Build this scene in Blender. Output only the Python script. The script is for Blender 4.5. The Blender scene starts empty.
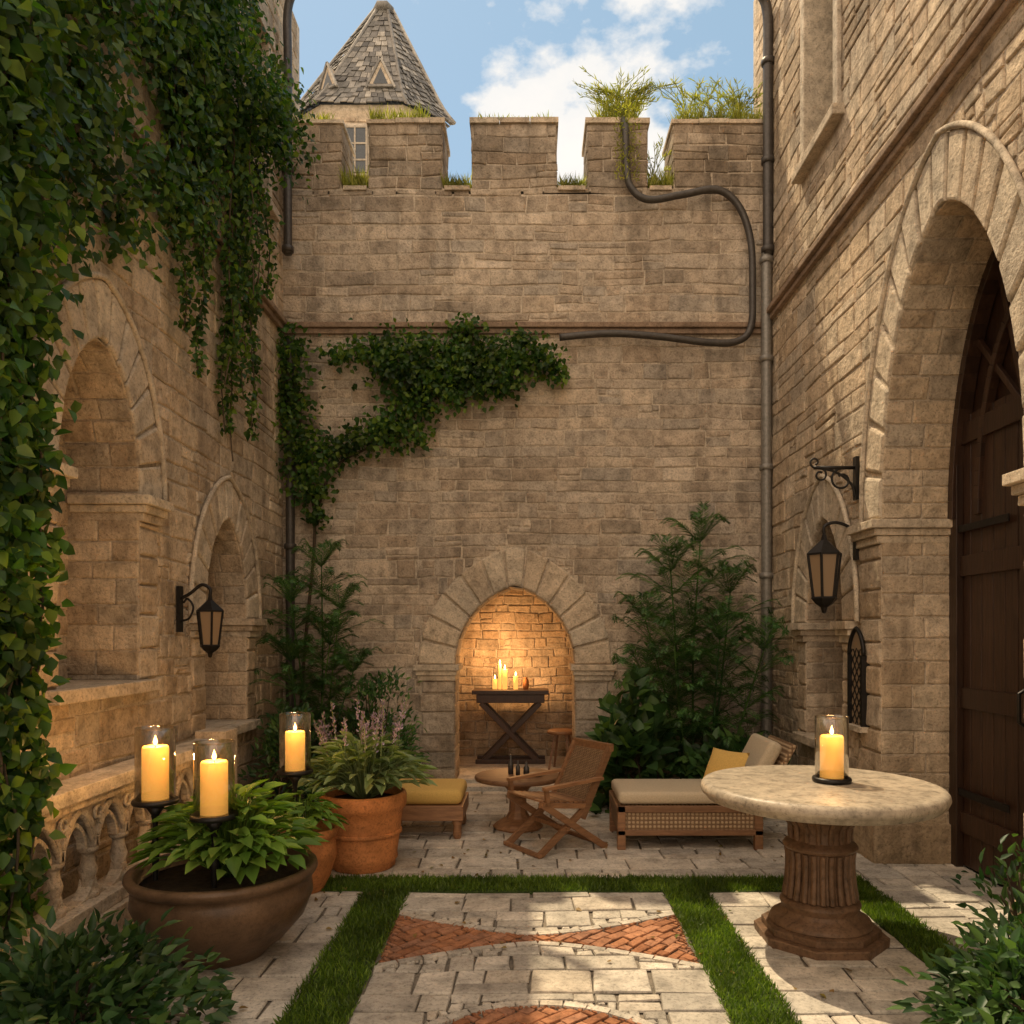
import bpy, math, random
import numpy as np
from mathutils import Vector, Matrix, noise
random.seed(7); rng=np.random.default_rng(7)
sc=bpy.context.scene
R=random.uniform
# ------------------------------------------------------------------ materials
def nt(name):
    m=bpy.data.materials.new(name); m.use_nodes=True
    t=m.node_tree; b=t.nodes['Principled BSDF']; return m,t,b
def N(t,ty,**k):
    n=t.nodes.new(ty)
    for a,v in k.items(): setattr(n,a,v)
    return n
def mixc(t,blend,fac,a,b):
    n=N(t,'ShaderNodeMix',data_type='RGBA',blend_type=blend)
    def s(i,v):
        if hasattr(v,'is_linked') or hasattr(v,'links'): t.links.new(v,n.inputs[i])
        elif isinstance(v,(int,float)): n.inputs[i].default_value=v
        else: n.inputs[i].default_value=(*v,1)
    s(0,fac); s(6,a); s(7,b); return n.outputs[2]
def noi(t,co,scale,detail=3,rough=.6,map_scale=None):
    if map_scale:
        mp=N(t,'ShaderNodeMapping'); mp.inputs['Scale'].default_value=map_scale
        t.links.new(co,mp.inputs[0]); co=mp.outputs[0]
    n=N(t,'ShaderNodeTexNoise'); n.inputs['Scale'].default_value=scale
    n.inputs['Detail'].default_value=detail; n.inputs['Roughness'].default_value=rough
    t.links.new(co,n.inputs['Vector']); return n.outputs['Fac']
def ramp(t,fac,p):
    r=N(t,'ShaderNodeValToRGB'); e=r.color_ramp.elements
    while len(e)<len(p): e.new(.5)
    for i,(x,c) in enumerate(p):
        e[i].position=x; e[i].color=(*c,1) if not isinstance(c,(int,float)) else (c,c,c,1)
    t.links.new(fac,r.inputs[0]); return r.outputs[0]
def stone(name,cs,scale=9,bump=.5,rough=.9,streak=0,dist=.03,fine=55,pits=1.):
    m,t,b=nt(name)
    co=N(t,'ShaderNodeTexCoord').outputs['Object']; g=N(t,'ShaderNodeNewGeometry')
    if len(cs)==1: cs=cs*2
    col=ramp(t,g.outputs['Random Per Island'],[(i/(len(cs)-1),c) for i,c in enumerate(cs)])
    n1=noi(t,co,scale,2,.65); n2=noi(t,co,1.1,1,.6); n3=noi(t,co,fine,3,.8)
    col=mixc(t,'MULTIPLY',1,col,ramp(t,n1,[(.28,.66),(.5,1.02),(.75,1.28)]))
    col=mixc(t,'MULTIPLY',1,col,ramp(t,n2,[(.3,(.82,.82,.82)),(.65,(1.08,1.07,1.05))]))
    col=mixc(t,'MULTIPLY',1,col,ramp(t,n3,[(.32,1-.42*pits),(.48,1.0),(.8,1.22)]))
    if streak:
        n4=noi(t,co,1.0,3,.6,(3.5,3.5,.35))
        col=mixc(t,'MULTIPLY',1,col,ramp(t,n4,[(.33,(.66,.65,.64)),(.5,1.0)]))
        sz=N(t,'ShaderNodeSeparateXYZ'); t.links.new(co,sz.inputs[0])
        zz=N(t,'ShaderNodeMath',operation='MULTIPLY_ADD'); zz.inputs[1].default_value=.1; t.links.new(sz.outputs['Z'],zz.inputs[0])
        n5=noi(t,co,1.0,3,.6,(6,6,.8)); mm=N(t,'ShaderNodeMath',operation='MULTIPLY_ADD'); mm.inputs[1].default_value=.16; mm.inputs[2].default_value=-.08
        t.links.new(n5,mm.inputs[0]); t.links.new(mm.outputs[0],zz.inputs[2])
        col=mixc(t,'MULTIPLY',1,col,ramp(t,zz.outputs[0],[(.0,(.62,.60,.55)),(.09,1.0),(.585,1.0),(.64,(.62,.60,.57)),(.70,(.85,.84,.82)),(.76,1.)]))
    t.links.new(col,b.inputs['Base Color']); b.inputs['Roughness'].default_value=rough
    b.inputs['Specular IOR Level'].default_value=.25
    ad=N(t,'ShaderNodeMath',operation='ADD'); m1=N(t,'ShaderNodeMath',operation='MULTIPLY'); m1.inputs[1].default_value=.45
    t.links.new(n3,m1.inputs[0]); t.links.new(n1,ad.inputs[0]); t.links.new(m1.outputs[0],ad.inputs[1])
    bp=N(t,'ShaderNodeBump'); bp.inputs['Strength'].default_value=bump; bp.inputs['Distance'].default_value=dist
    t.links.new(ad.outputs[0],bp.inputs['Height']); t.links.new(bp.outputs[0],b.inputs['Normal'])
    return m
def leafmat(name,c1,c2,c3,tr=.35,rough=.45):
    m,t,b=nt(name); g=N(t,'ShaderNodeNewGeometry')
    col=ramp(t,g.outputs['Random Per Island'],[(0,c1),(.55,c2),(1,c3)])
    co=N(t,'ShaderNodeTexCoord').outputs['Object']
    col=mixc(t,'MULTIPLY',1,col,ramp(t,noi(t,co,3,1),[(.3,.55),(.7,1.4)]))
    t.links.new(col,b.inputs['Base Color']); b.inputs['Roughness'].default_value=rough
    b.inputs['Specular IOR Level'].default_value=.35
    tl=N(t,'ShaderNodeBsdfTranslucent'); t.links.new(mixc(t,'MULTIPLY',1,col,(1.6,1.7,.5)),tl.inputs[0])
    mx=N(t,'ShaderNodeMixShader'); mx.inputs[0].default_value=tr
    t.links.new(b.outputs[0],mx.inputs[1]); t.links.new(tl.outputs[0],mx.inputs[2])
    t.links.new(mx.outputs[0],t.nodes['Material Output'].inputs[0]); return m
def wood(name,c1,c2,rough=.55,sc_=(2,14,14),bump=.25):
    m,t,b=nt(name); co=N(t,'ShaderNodeTexCoord').outputs['Object']
    n=noi(t,co,3,5,.65,sc_); g=N(t,'ShaderNodeNewGeometry')
    col=ramp(t,n,[(.3,c1),(.7,c2)])
    col=mixc(t,'MULTIPLY',1,col,ramp(t,g.outputs['Random Per Island'],[(0,.7),(1,1.2)]))
    t.links.new(col,b.inputs['Base Color']); b.inputs['Roughness'].default_value=rough
    bp=N(t,'ShaderNodeBump'); bp.inputs['Strength'].default_value=bump; bp.inputs['Distance'].default_value=.01
    t.links.new(n,bp.inputs['Height']); t.links.new(bp.outputs[0],b.inputs['Normal']); return m
def plain(name,c,rough=.6,metal=0,bump=.15,sc_=30,var=.25):
    m,t,b=nt(name); co=N(t,'ShaderNodeTexCoord').outputs['Object']; n=noi(t,co,sc_,4,.65)
    col=mixc(t,'MULTIPLY',1,c,ramp(t,n,[(.3,1-var),(.7,1+var)]))
    t.links.new(col,b.inputs['Base Color']); b.inputs['Roughness'].default_value=rough; b.inputs['Metallic'].default_value=metal
    bp=N(t,'ShaderNodeBump'); bp.inputs['Strength'].default_value=bump; bp.inputs['Distance'].default_value=.01
    t.links.new(n,bp.inputs['Height']); t.links.new(bp.outputs[0],b.inputs['Normal']); return m
def weave(name,c1,c2,s=60,axes=('X','Z')):
    m,t,b=nt(name); co=N(t,'ShaderNodeTexCoord').outputs['Object']
    w=[]
    for d in axes:
        q=N(t,'ShaderNodeTexWave',bands_direction=d); q.inputs['Scale'].default_value=s/6; q.inputs['Distortion'].default_value=.4
        t.links.new(co,q.inputs[0]); w.append(q.outputs['Fac'])
    mm=N(t,'ShaderNodeMath',operation='MULTIPLY'); t.links.new(w[0],mm.inputs[0]); t.links.new(w[1],mm.inputs[1])
    col=ramp(t,mm.outputs[0],[(0,c1),(.5,c2)]); t.links.new(col,b.inputs['Base Color']); b.inputs['Roughness'].default_value=.7
    bp=N(t,'ShaderNodeBump'); bp.inputs['Strength'].default_value=.5; bp.inputs['Distance'].default_value=.01
    t.links.new(mm.outputs[0],bp.inputs['Height']); t.links.new(bp.outputs[0],b.inputs['Normal']); return m
def emis(name,c,s):
    m,t,b=nt(name); b.inputs['Base Color'].default_value=(*c,1); b.inputs['Emission Color'].default_value=(*c,1)
    b.inputs['Emission Strength'].default_value=s; return m
def glass(name):
    m,t,b=nt(name); t.nodes.remove(b)
    tr=N(t,'ShaderNodeBsdfTransparent'); tr.inputs[0].default_value=(.95,.92,.86,1)
    gl=N(t,'ShaderNodeBsdfGlossy'); gl.inputs['Roughness'].default_value=.03
    lw=N(t,'ShaderNodeLayerWeight'); lw.inputs[0].default_value=.28
    mx=N(t,'ShaderNodeMixShader'); t.links.new(lw.outputs['Facing'],mx.inputs[0])
    t.links.new(tr.outputs[0],mx.inputs[1]); t.links.new(gl.outputs[0],mx.inputs[2])
    t.links.new(mx.outputs[0],t.nodes['Material Output'].inputs[0]); return m

M_back=stone('wall_stone_back',[(.35,.29,.225),(.48,.395,.305),(.40,.35,.29),(.56,.465,.36),(.42,.335,.25),(.60,.51,.41)],streak=1,bump=.8)
M_side=stone('wall_stone_side',[(.42,.325,.225),(.56,.44,.315),(.45,.38,.295),(.63,.51,.37),(.50,.385,.265),(.67,.56,.43)],streak=1,bump=.9)
M_mort=stone('mortar',[(.50,.425,.335)],scale=14)
M_trim=stone('trim_stone',[(.48,.39,.29),(.56,.465,.35),(.50,.43,.34),(.61,.52,.40)],bump=.65)
M_str=stone('string_course_stone',[(.24,.17,.12),(.29,.21,.15)],bump=.4)
M_flag=stone('flagstone',[(.35,.32,.28),(.47,.43,.37),(.41,.38,.335),(.57,.52,.45),(.45,.395,.325)],scale=7,bump=.5)
M_joint=stone('paving_joint',[(.20,.17,.135)],scale=12)
M_brick=stone('paving_brick',[(.24,.10,.05),(.36,.16,.08),(.29,.145,.09),(.42,.20,.11)],scale=14,bump=.4)
M_slate=stone('roof_slate',[(.10,.10,.10),(.28,.27,.25),(.16,.155,.15),(.46,.43,.38)],scale=8,bump=.4)
M_tab=stone('table_stone',[(.35,.30,.235)],scale=11,bump=.12,rough=.42,fine=35)
M_tped=stone('pedestal_stone',[(.13,.076,.044),(.16,.095,.056)],scale=16,bump=.3,rough=.48)
M_terra=stone('terracotta',[(.48,.19,.065),(.52,.21,.075)],scale=6,bump=.2,rough=.65)
M_bowl=stone('bronze_bowl',[(.13,.08,.047)],scale=7,bump=.15,rough=.36,pits=.6)
M_soil=stone('soil',[(.04,.028,.018)],scale=20)
M_iron=plain('wrought_iron',(.022,.02,.019),.45,.6)
M_pipe=plain('lead_pipe',(.075,.068,.062),.5,.5)
M_pipe2=plain('zinc_pipe',(.24,.225,.2),.5,.4)
M_wood=wood('teak_wood',(.15,.07,.032),(.31,.16,.075))
M_dark=wood('dark_oak',(.022,.010,.006),(.055,.026,.014),.4,(14,14,1.5),.3)
M_fab=plain('beige_cushion_fabric',(.50,.42,.30),.9,0,.3,90,.12)
M_yel=plain('ochre_cushion_fabric',(.60,.39,.11),.9,0,.3,90,.12)
M_rat=weave('rattan',(.17,.10,.05),(.46,.33,.20))
M_ratf=weave('fine_rattan',(.10,.055,.025),(.40,.25,.13),170,('Y','Z'))
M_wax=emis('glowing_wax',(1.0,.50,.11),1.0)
M_flame=emis('candle_flame',(1.0,.62,.2),14)
M_glass=glass('clear_glass')
M_pane=plain('window_pane',(.05,.06,.07),.15,0,.02)
M_amb=emis('lantern_pane',(.20,.13,.07),.12)
M_ivy=leafmat('ivy_leaf',(.02,.06,.012),(.045,.11,.016),(.15,.22,.028),.42)
M_bam=leafmat('fern_leaf',(.03,.09,.03),(.055,.14,.04),(.12,.22,.06),.4)
M_hos=leafmat('hosta_leaf',(.09,.18,.03),(.14,.25,.04),(.26,.38,.07))
M_bush=leafmat('bush_leaf',(.02,.06,.02),(.04,.09,.025),(.08,.15,.035),.3)
M_sage=leafmat('sage_leaf',(.13,.20,.08),(.20,.27,.12),(.30,.36,.18))
M_lav=leafmat('lavender_flower',(.28,.20,.35),(.36,.28,.45),(.45,.38,.52))
M_grass=leafmat('grass_blade',(.05,.10,.012),(.09,.16,.018),(.17,.25,.03),.3)
M_dry=leafmat('dry_grass',(.17,.20,.03),(.28,.29,.06),(.40,.38,.1),.45)
M_turf=stone('turf',[(.05,.08,.02)],scale=30)
M_stem=wood('vine_stem',(.05,.035,.02),(.1,.07,.04),.8)
M_litter=leafmat('fallen_leaf',(.16,.09,.03),(.25,.16,.05),(.12,.14,.03),.2)
# ------------------------------------------------------------------ mesh builder
class MB:
    def __init__(s): s.v=[];s.f=[];s.m=[];s.sm=[];s.mats=[]
    def mi(s,mat):
        if mat not in s.mats: s.mats.append(mat)
        return s.mats.index(mat)
    def add(s,vs,fs,mat,smooth=False,M=None):
        o=len(s.v); i=s.mi(mat)
        for p in vs: s.v.append(tuple(M@Vector(p)) if M else tuple(p))
        for f in fs: s.f.append(tuple(a+o for a in f)); s.m.append(i); s.sm.append(smooth)
    def box(s,x0,x1,y0,y1,z0,z1,mat,M=None):
        v=[(x,y,z) for z in(z0,z1) for y in(y0,y1) for x in(x0,x1)]
        s.add(v,[(0,2,3,1),(4,5,7,6),(0,1,5,4),(2,6,7,3),(0,4,6,2),(1,3,7,5)],mat,False,M)
    def bar(s,a,b,w,h,mat,up=(0,0,1)):
        a=Vector(a);b=Vector(b);d=(b-a);L=d.length;d.normalize();u=Vector(up)
        if abs(d.dot(u))>.98:u=Vector((1,0,0))
        r=d.cross(u).normalized();u=r.cross(d)
        M=Matrix((( d.x,r.x,u.x,a.x),(d.y,r.y,u.y,a.y),(d.z,r.z,u.z,a.z),(0,0,0,1)))
        s.box(0,L,-w/2,w/2,-h/2,h/2,mat,M)
    def lathe(s,prof,mat,c=(0,0,0),seg=40,flute=None,smooth=True,rot=0):
        v=[];f=[]
        for k,(r,z) in enumerate(prof):
            for j in range(seg):
                a=2*math.pi*j/seg+rot; rr=r
                v.append((c[0]+rr*math.cos(a),c[1]+rr*math.sin(a),c[2]+z))
        for k in range(len(prof)-1):
            for j in range(seg):
                j2=(j+1)%seg; f.append((k*seg+j,k*seg+j2,(k+1)*seg+j2,(k+1)*seg+j))
        if prof[0][0]>1e-4: f.append(tuple(range(seg))[::-1])
        if prof[-1][0]>1e-4: f.append(tuple((len(prof)-1)*seg+j for j in range(seg)))
        s.add(v,f,mat,smooth)
    def tube(s,pts,r,mat,seg=10,smooth=True):
        pts=[Vector(p) for p in pts]; v=[];f=[]; n=len(pts)
        t0=(pts[1]-pts[0]).normalized(); u=t0.orthogonal().normalized()
        for i,p in enumerate(pts):
            t=(pts[min(i+1,n-1)]-pts[max(i-1,0)]).normalized()
            u=(u-t*u.dot(t)).normalized(); w=t.cross(u); rr=r[i] if isinstance(r,(list,tuple)) else r
            for j in range(seg):
                a=2*math.pi*j/seg; v.append(p+(u*math.cos(a)+w*math.sin(a))*rr)
        for i in range(n-1):
            for j in range(seg):
                j2=(j+1)%seg; f.append((i*seg+j,i*seg+j2,(i+1)*seg+j2,(i+1)*seg+j))
        f.append(tuple(range(seg))[::-1]); f.append(tuple((n-1)*seg+j for j in range(seg)))
        s.add(v,f,mat,smooth)
    def obj(s,name,parent=None,bevel=0,recalc=True):
        me=bpy.data.meshes.new(name); me.from_pydata(s.v,[],s.f)
        for m in s.mats: me.materials.append(m)
        me.polygons.foreach_set('material_index',s.m); me.polygons.foreach_set('use_smooth',s.sm)
        if recalc:
            import bmesh
            bm=bmesh.new(); bm.from_mesh(me); bmesh.ops.recalc_face_normals(bm,faces=bm.faces); bm.to_mesh(me); bm.free()
        me.update(); o=bpy.data.objects.new(name,me); sc.collection.objects.link(o)
        if parent: o.parent=parent
        if bevel:
            b=o.modifiers.new('b','BEVEL'); b.width=bevel; b.segments=2; b.limit_method='ANGLE'; b.angle_limit=.7
        return o
def empty(name,loc=(0,0,0)):
    o=bpy.data.objects.new(name,None); o.location=loc; sc.collection.objects.link(o); return o
def smoothpath(pts,n=8):
    P=[Vector(p) for p in pts]; out=[]
    for i in range(len(P)-1):
        p0=P[max(i-1,0)];p1=P[i];p2=P[i+1];p3=P[min(i+2,len(P)-1)]
        for k in range(n):
            t=k/n
            out.append(.5*((2*p1)+(p2-p0)*t+(2*p0-5*p1+4*p2-p3)*t*t+(3*p1-p0-3*p2+p3)*t**3))
    out.append(P[-1]); return out
def leaves(name,pos,tip,nor,L,W,mat,parent=None,narrow=False):
    pos=np.asarray(pos,float);tip=np.asarray(tip,float);nor=np.asarray(nor,float)
    n=len(pos); L=np.broadcast_to(L,(n,))[:,None]; W=np.broadcast_to(W,(n,))[:,None]
    tip=tip/(np.linalg.norm(tip,axis=1,keepdims=True)+1e-9)
    s=np.cross(tip,nor); s/=np.linalg.norm(s,axis=1,keepdims=True)+1e-9
    nn=np.cross(s,tip)
    if narrow:
        pts=[pos,pos+tip*L*.4+s*W*.5,pos+tip*L-nn*L*.08,pos+tip*L*.4-s*W*.5]
        k4=4; quads=[[0,1,2,3]]
    else:
        a,b,w1,w2=.3,.6,.5,.38
        pts=[pos, pos+tip*L*a+s*W*w1+nn*W*.16, pos+tip*L*b+s*W*w2+nn*W*.1, pos+tip*L-nn*L*.12,
         pos+tip*L*b-s*W*w2+nn*W*.1, pos+tip*L*a-s*W*w1+nn*W*.16]
        k4=6; quads=[[0,1,2,3],[0,3,4,5]]
    V=np.stack(pts,1).reshape(-1,3)
    base=(np.arange(n)*k4)[:,None]
    F=np.stack([base+np.array(q) for q in quads],1).reshape(-1)
    me=bpy.data.meshes.new(name); me.vertices.add(len(V)); me.vertices.foreach_set('co',V.ravel().astype(np.float32))
    me.loops.add(len(F)); me.loops.foreach_set('vertex_index',F.astype(np.int32))
    k=len(F)//4; me.polygons.add(k); me.polygons.foreach_set('loop_start',(np.arange(k)*4).astype(np.int32))
    me.materials.append(mat); me.update(calc_edges=True); me.validate()
    o=bpy.data.objects.new(name,me); sc.collection.objects.link(o)
    if parent:o.parent=parent
    return o
def rnd(n,s=1.): return rng.normal(0,s,(n,3))
# ------------------------------------------------------------------ walls
def gfun(s,c=.2):
    s=min(1,max(0,s)); return math.sqrt(max(0,(1+c)**2-(s+c)**2))/math.sqrt((1+c)**2-c*c)
class Arch:
    def __init__(s,uc,hw,z0,zs,rise,ts,tt,d,tj,c=.2,n=15):
        s.uc,s.hw,s.z0,s.zs,s.rise,s.ts,s.tt,s.d,s.tj,s.c,s.n=uc,hw,z0,zs,rise,ts,tt,d,tj,c,n
    def pt(s,th,e=0,et=0):
        x=-math.cos(th); return s.uc+(s.hw+e)*x, s.zs+(s.rise+et)*gfun(abs(x),s.c)
    def inside(s,u,z,e=0,et=0,ej=0):
        du=abs(u-s.uc)
        if z<=s.zs: return z>s.z0 and du<s.hw+ej
        q=du/(s.hw+e); return q<1 and z-s.zs<(s.rise+et)*gfun(q,s.c)
class Rect:
    def __init__(s,u0,u1,z0,z1,d): s.u0,s.u1,s.z0,s.z1,s.d=u0,u1,z0,z1,d
def warp(u,z):
    return (u+.025*noise.noise((u*1.7,z*1.7,3.1)), z+.030*noise.noise((u*1.2,z*2.1,9.4))+.016*noise.noise((u*5,z*5,1.4)))
def pillow(mb,S,a0,a1,b0,b1,h,gap,bev,mat,jit=.008,wp=True):
    w=a1-a0;H=b1-b0
    g=min(gap/2,w*.2,H*.2); bev=min(bev,w*.25,H*.25)
    vs=[]
    cj=[(R(-jit,jit),R(-jit,jit)) for _ in range(4)]
    hj=[R(.7,1.25) for _ in range(4)]
    for lv,(ins,hh) in enumerate(((g,-.004),(g+bev*.35,.7),(g+bev,1.0))):
        for k,(a,b) in enumerate(((a0+ins,b0+ins),(a1-ins,b0+ins),(a1-ins,b1-ins),(a0+ins,b1-ins))):
            if wp: a,b=warp(a,b)
            x=hh if lv==0 else h*hh*hj[k]
            vs.append(S(a+cj[k][0],b+cj[k][1],x))
    fs=[(8,9,10,11)]
    for lv in(0,1):
        for k in range(4):
            k2=(k+1)%4; fs.append((lv*4+k,lv*4+k2,lv*4+4+k2,lv*4+4+k))
    mb.add(vs,fs,mat)
def place(mb,S,a0,a1,b0,b1,keep,h,gap,bev,mat,depth=0,mn=.05,md=4):
    if keep:
        pts=[(a0,b0),(a1,b0),(a1,b1),(a0,b1),((a0+a1)/2,(b0+b1)/2),((a0+a1)/2,b0),((a0+a1)/2,b1)]
        k=[keep(*p) for p in pts]
        if all(k): return
        if any(k):
            if depth>=md or max(a1-a0,b1-b0)<mn:
                return
            if (a1-a0)>=(b1-b0):
                m=(a0+a1)/2; place(mb,S,a0,m,b0,b1,keep,h,gap,bev,mat,depth+1,mn,md); place(mb,S,m,a1,b0,b1,keep,h,gap,bev,mat,depth+1,mn,md)
            else:
                m=(b0+b1)/2; place(mb,S,a0,a1,b0,m,keep,h,gap,bev,mat,depth+1,mn,md); place(mb,S,a0,a1,m,b1,keep,h,gap,bev,mat,depth+1,mn,md)
            return
    pillow(mb,S,a0,a1,b0,b1,h*R(.5,1.5),gap,bev,mat)
def stones(mb,S,u0,u1,z0,z1,keep,mat,rh=(.11,.19),sw=(.18,.46),h=.009,gap=.009,bev=.012,mn=.05,md=4,split=.14):
    z=z0
    while z<z1-.02:
        H=min(R(*rh),z1-z)
        if z1-(z+H)<.06:H=z1-z
        u=u0
        while u<u1-.01:
            W=min(R(*sw),u1-u)
            if u1-(u+W)<.09:W=u1-u
            if H>.12 and random.random()<split:
                m=z+H*R(.38,.62); place(mb,S,u,u+W,z,m,keep,h,gap,bev,mat,0,mn,md)
                if random.random()<.5:
                    c=u+W*R(.35,.65); place(mb,S,u,c,m,z+H,keep,h,gap,bev,mat,0,mn,md); place(mb,S,c,u+W,m,z+H,keep,h,gap,bev,mat,0,mn,md)
                else: place(mb,S,u,u+W,m,z+H,keep,h,gap,bev,mat,0,mn,md)
            else: place(mb,S,u,u+W,z,z+H,keep,h,gap,bev,mat,0,mn,md)
            u+=W
        z+=H
def wallsheet(mb,S,u0,u1,z0,z1,ops,mat):
    q=lambda a,b,c,d: mb.add([S(a,c,0),S(b,c,0),S(b,d,0),S(a,d,0)],[(0,1,2,3)],mat)
    u=u0
    for o in sorted(ops,key=lambda o:o.u0 if isinstance(o,Rect) else o.uc-o.hw):
        if isinstance(o,Rect):
            q(u,o.u0,z0,z1); q(o.u0,o.u1,z0,o.z0); q(o.u0,o.u1,o.z1,z1); u=o.u1
        else:
            q(u,o.uc-o.hw,z0,z1)
            if o.z0>z0: q(o.uc-o.hw,o.uc+o.hw,z0,o.z0)
            n=24
            for i in range(n):
                a=o.pt(math.pi*i/n);b=o.pt(math.pi*(i+1)/n)
                mb.add([S(a[0],a[1],0),S(b[0],b[1],0),S(b[0],z1,0),S(a[0],z1,0)],[(0,1,2,3)],mat)
            u=o.uc+o.hw
    q(u,u1,z0,z1)
def frame_box(mb,S,u0,u1,z0,z1,n0,n1,mat):
    v=[S(u,z,n) for n in(n0,n1) for z in(z0,z1) for u in(u0,u1)]
    mb.add(v,[(0,2,3,1),(4,5,7,6),(0,1,5,4),(2,6,7,3),(0,4,6,2),(1,3,7,5)],mat)
def do_arch(S,o,parent,mat,panel=True,hood=True,proud=.03):
    mb=MB(); n=o.n; D=o.d+.06
    for i in range(n):
        t0=math.pi*i/n+.012;t1=math.pi*(i+1)/n-.012
        def SS(a,b,h):
            p=o.pt(a,0,0);q=o.pt(a,o.ts,o.tt)
            return S(p[0]+(q[0]-p[0])*b,p[1]+(q[1]-p[1])*b,h)
        pr=proud*R(.8,1.2); vs=[];fs=[]
        B=[0,.05,.95,1]; dt=t1-t0
        T=[t0,t0+dt*.07,t0+dt/3,t0+dt*2/3,t1-dt*.07,t1]
        for ti,tt in enumerate(T):
            for bi,bb in enumerate(B):
                edge=(ti in(0,5)) or (bi in (0,3))
                vs.append(SS(tt,bb,pr*.72 if edge else pr))
        for ti in range(5):
            for bi in range(3):
                a=ti*4+bi; fs.append((a,a+4,a+5,a+1))
        loop=[ti*4 for ti in range(6)]+[21,22]+[ti*4+3 for ti in range(5,-1,-1)]+[2,1]
        m0=len(vs)
        prm=[(T[ti],0) for ti in range(6)]+[(t1,.05),(t1,.95)]+[(T[ti],1) for ti in range(5,-1,-1)]+[(t0,.95),(t0,.05)]
        for (a,b) in prm: vs.append(SS(a,b,-.004))
        for k in range(len(loop)):
            k2=(k+1)%len(loop); fs.append((loop[k],loop[k2],m0+k2,m0+k))
        mb.add(vs,fs,M_trim)
    path=[]; nj=max(2,int((o.zs-o.z0)/.05))
    for i in range(nj): path.append((o.uc-o.hw,o.z0+(o.zs-o.z0)*i/nj,1,0))
    for i in range(41):
        th=math.pi*i/40;p=o.pt(th);path.append((p[0],p[1],math.cos(th),-math.sin(th)))
    for i in range(1,nj+1): path.append((o.uc+o.hw,o.zs-(o.zs-o.z0)*i/nj,-1,0))
    cl=[0]
    for i in range(1,len(path)): cl.append(cl[-1]+math.hypot(path[i][0]-path[i-1][0],path[i][1]-path[i-1][1]))
    def SR(a,b,h):
        a=min(max(a,0),cl[-1]-1e-5); k=int(np.searchsorted(cl,a,side='right'))-1
        k=min(k,len(path)-2)
        t=(a-cl[k])/(cl[k+1]-cl[k]+1e-9); p=path[k];q=path[k+1]
        return S(p[0]+(q[0]-p[0])*t+h*(p[2]),p[1]+(q[1]-p[1])*t+h*p[3],.012-b)
    for i in range(len(path)-1):
        mb.add([SR(cl[i],0,-.003),SR(cl[i+1]-1e-5,0,-.003),SR(cl[i+1]-1e-5,D,-.003),SR(cl[i],D,-.003)],[(0,1,2,3)],M_mort)
    a=0;row=0
    while a<cl[-1]-.03:
        H=min(R(.11,.17),cl[-1]-a)
        m=o.d*(R(.35,.48) if row%2 else R(.55,.7))
        for b0,b1 in((0,m),(m,D)): pillow(mb,SR,a,a+H,b0,b1,.007,.008,.010,mat,.003,False)
        a+=H;row+=1
    for sd in(-1,1):
        z=o.z0
        while z<o.zs-.18:
            H=min(R(.16,.24),o.zs-.16-z)
            e=o.tj*(1 if row%2 else .93);row+=1
            x0=o.uc+sd*(o.hw-.004); x1=o.uc+sd*(o.hw+e)
            pillow(mb,S,min(x0,x1)+.001,max(x0,x1),z,z+H,.025,.008,.014,mat,.003,False)
            z+=H
        for (i0,e1,za,zb,nf,k) in((.05,.05,.055,-.005,.10,0),(.025,.025,.105,.057,.07,1),(.01,.01,.16,.107,.045,2)):
            a_=o.uc+sd*(o.hw-i0); b_=o.uc+sd*(o.hw+o.tj+e1)
            frame_box(mb,S,min(a_,b_),max(a_,b_),o.zs-za,o.zs-zb,-o.d+.01+.002*k,nf,M_trim)
    if hood:
        pts=[S(*o.pt(math.pi*i/40,o.ts+.02,o.tt+.02),.03) for i in range(41)]
        mb.tube(pts,.020,M_trim,8)
    ob=mb.obj('arch_surround',parent,bevel=.006,recalc=True)
    if panel:
        pb=MB()
        frame_box(pb,S,o.uc-o.hw-.1,o.uc+o.hw+.1,o.z0-.1,o.zs+o.rise+.1,-o.d-.12,-o.d-.02,M_mort)
        stones(pb,lambda u,z,n:S(u,z,-o.d-.018+n),o.uc-o.hw-.05,o.uc+o.hw+.05,o.z0-.05,o.zs+o.rise+.05,None,mat)
        pb.obj('niche_back',parent)
    return ob
YB=8.2; XL=-2.55; XR=2.47
SB=lambda u,z,n:(u,YB-n,z)
SL=lambda u,z,n:(XL+n,u,z)
SRR=lambda u,z,n:(XR-n,u,z)
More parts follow.
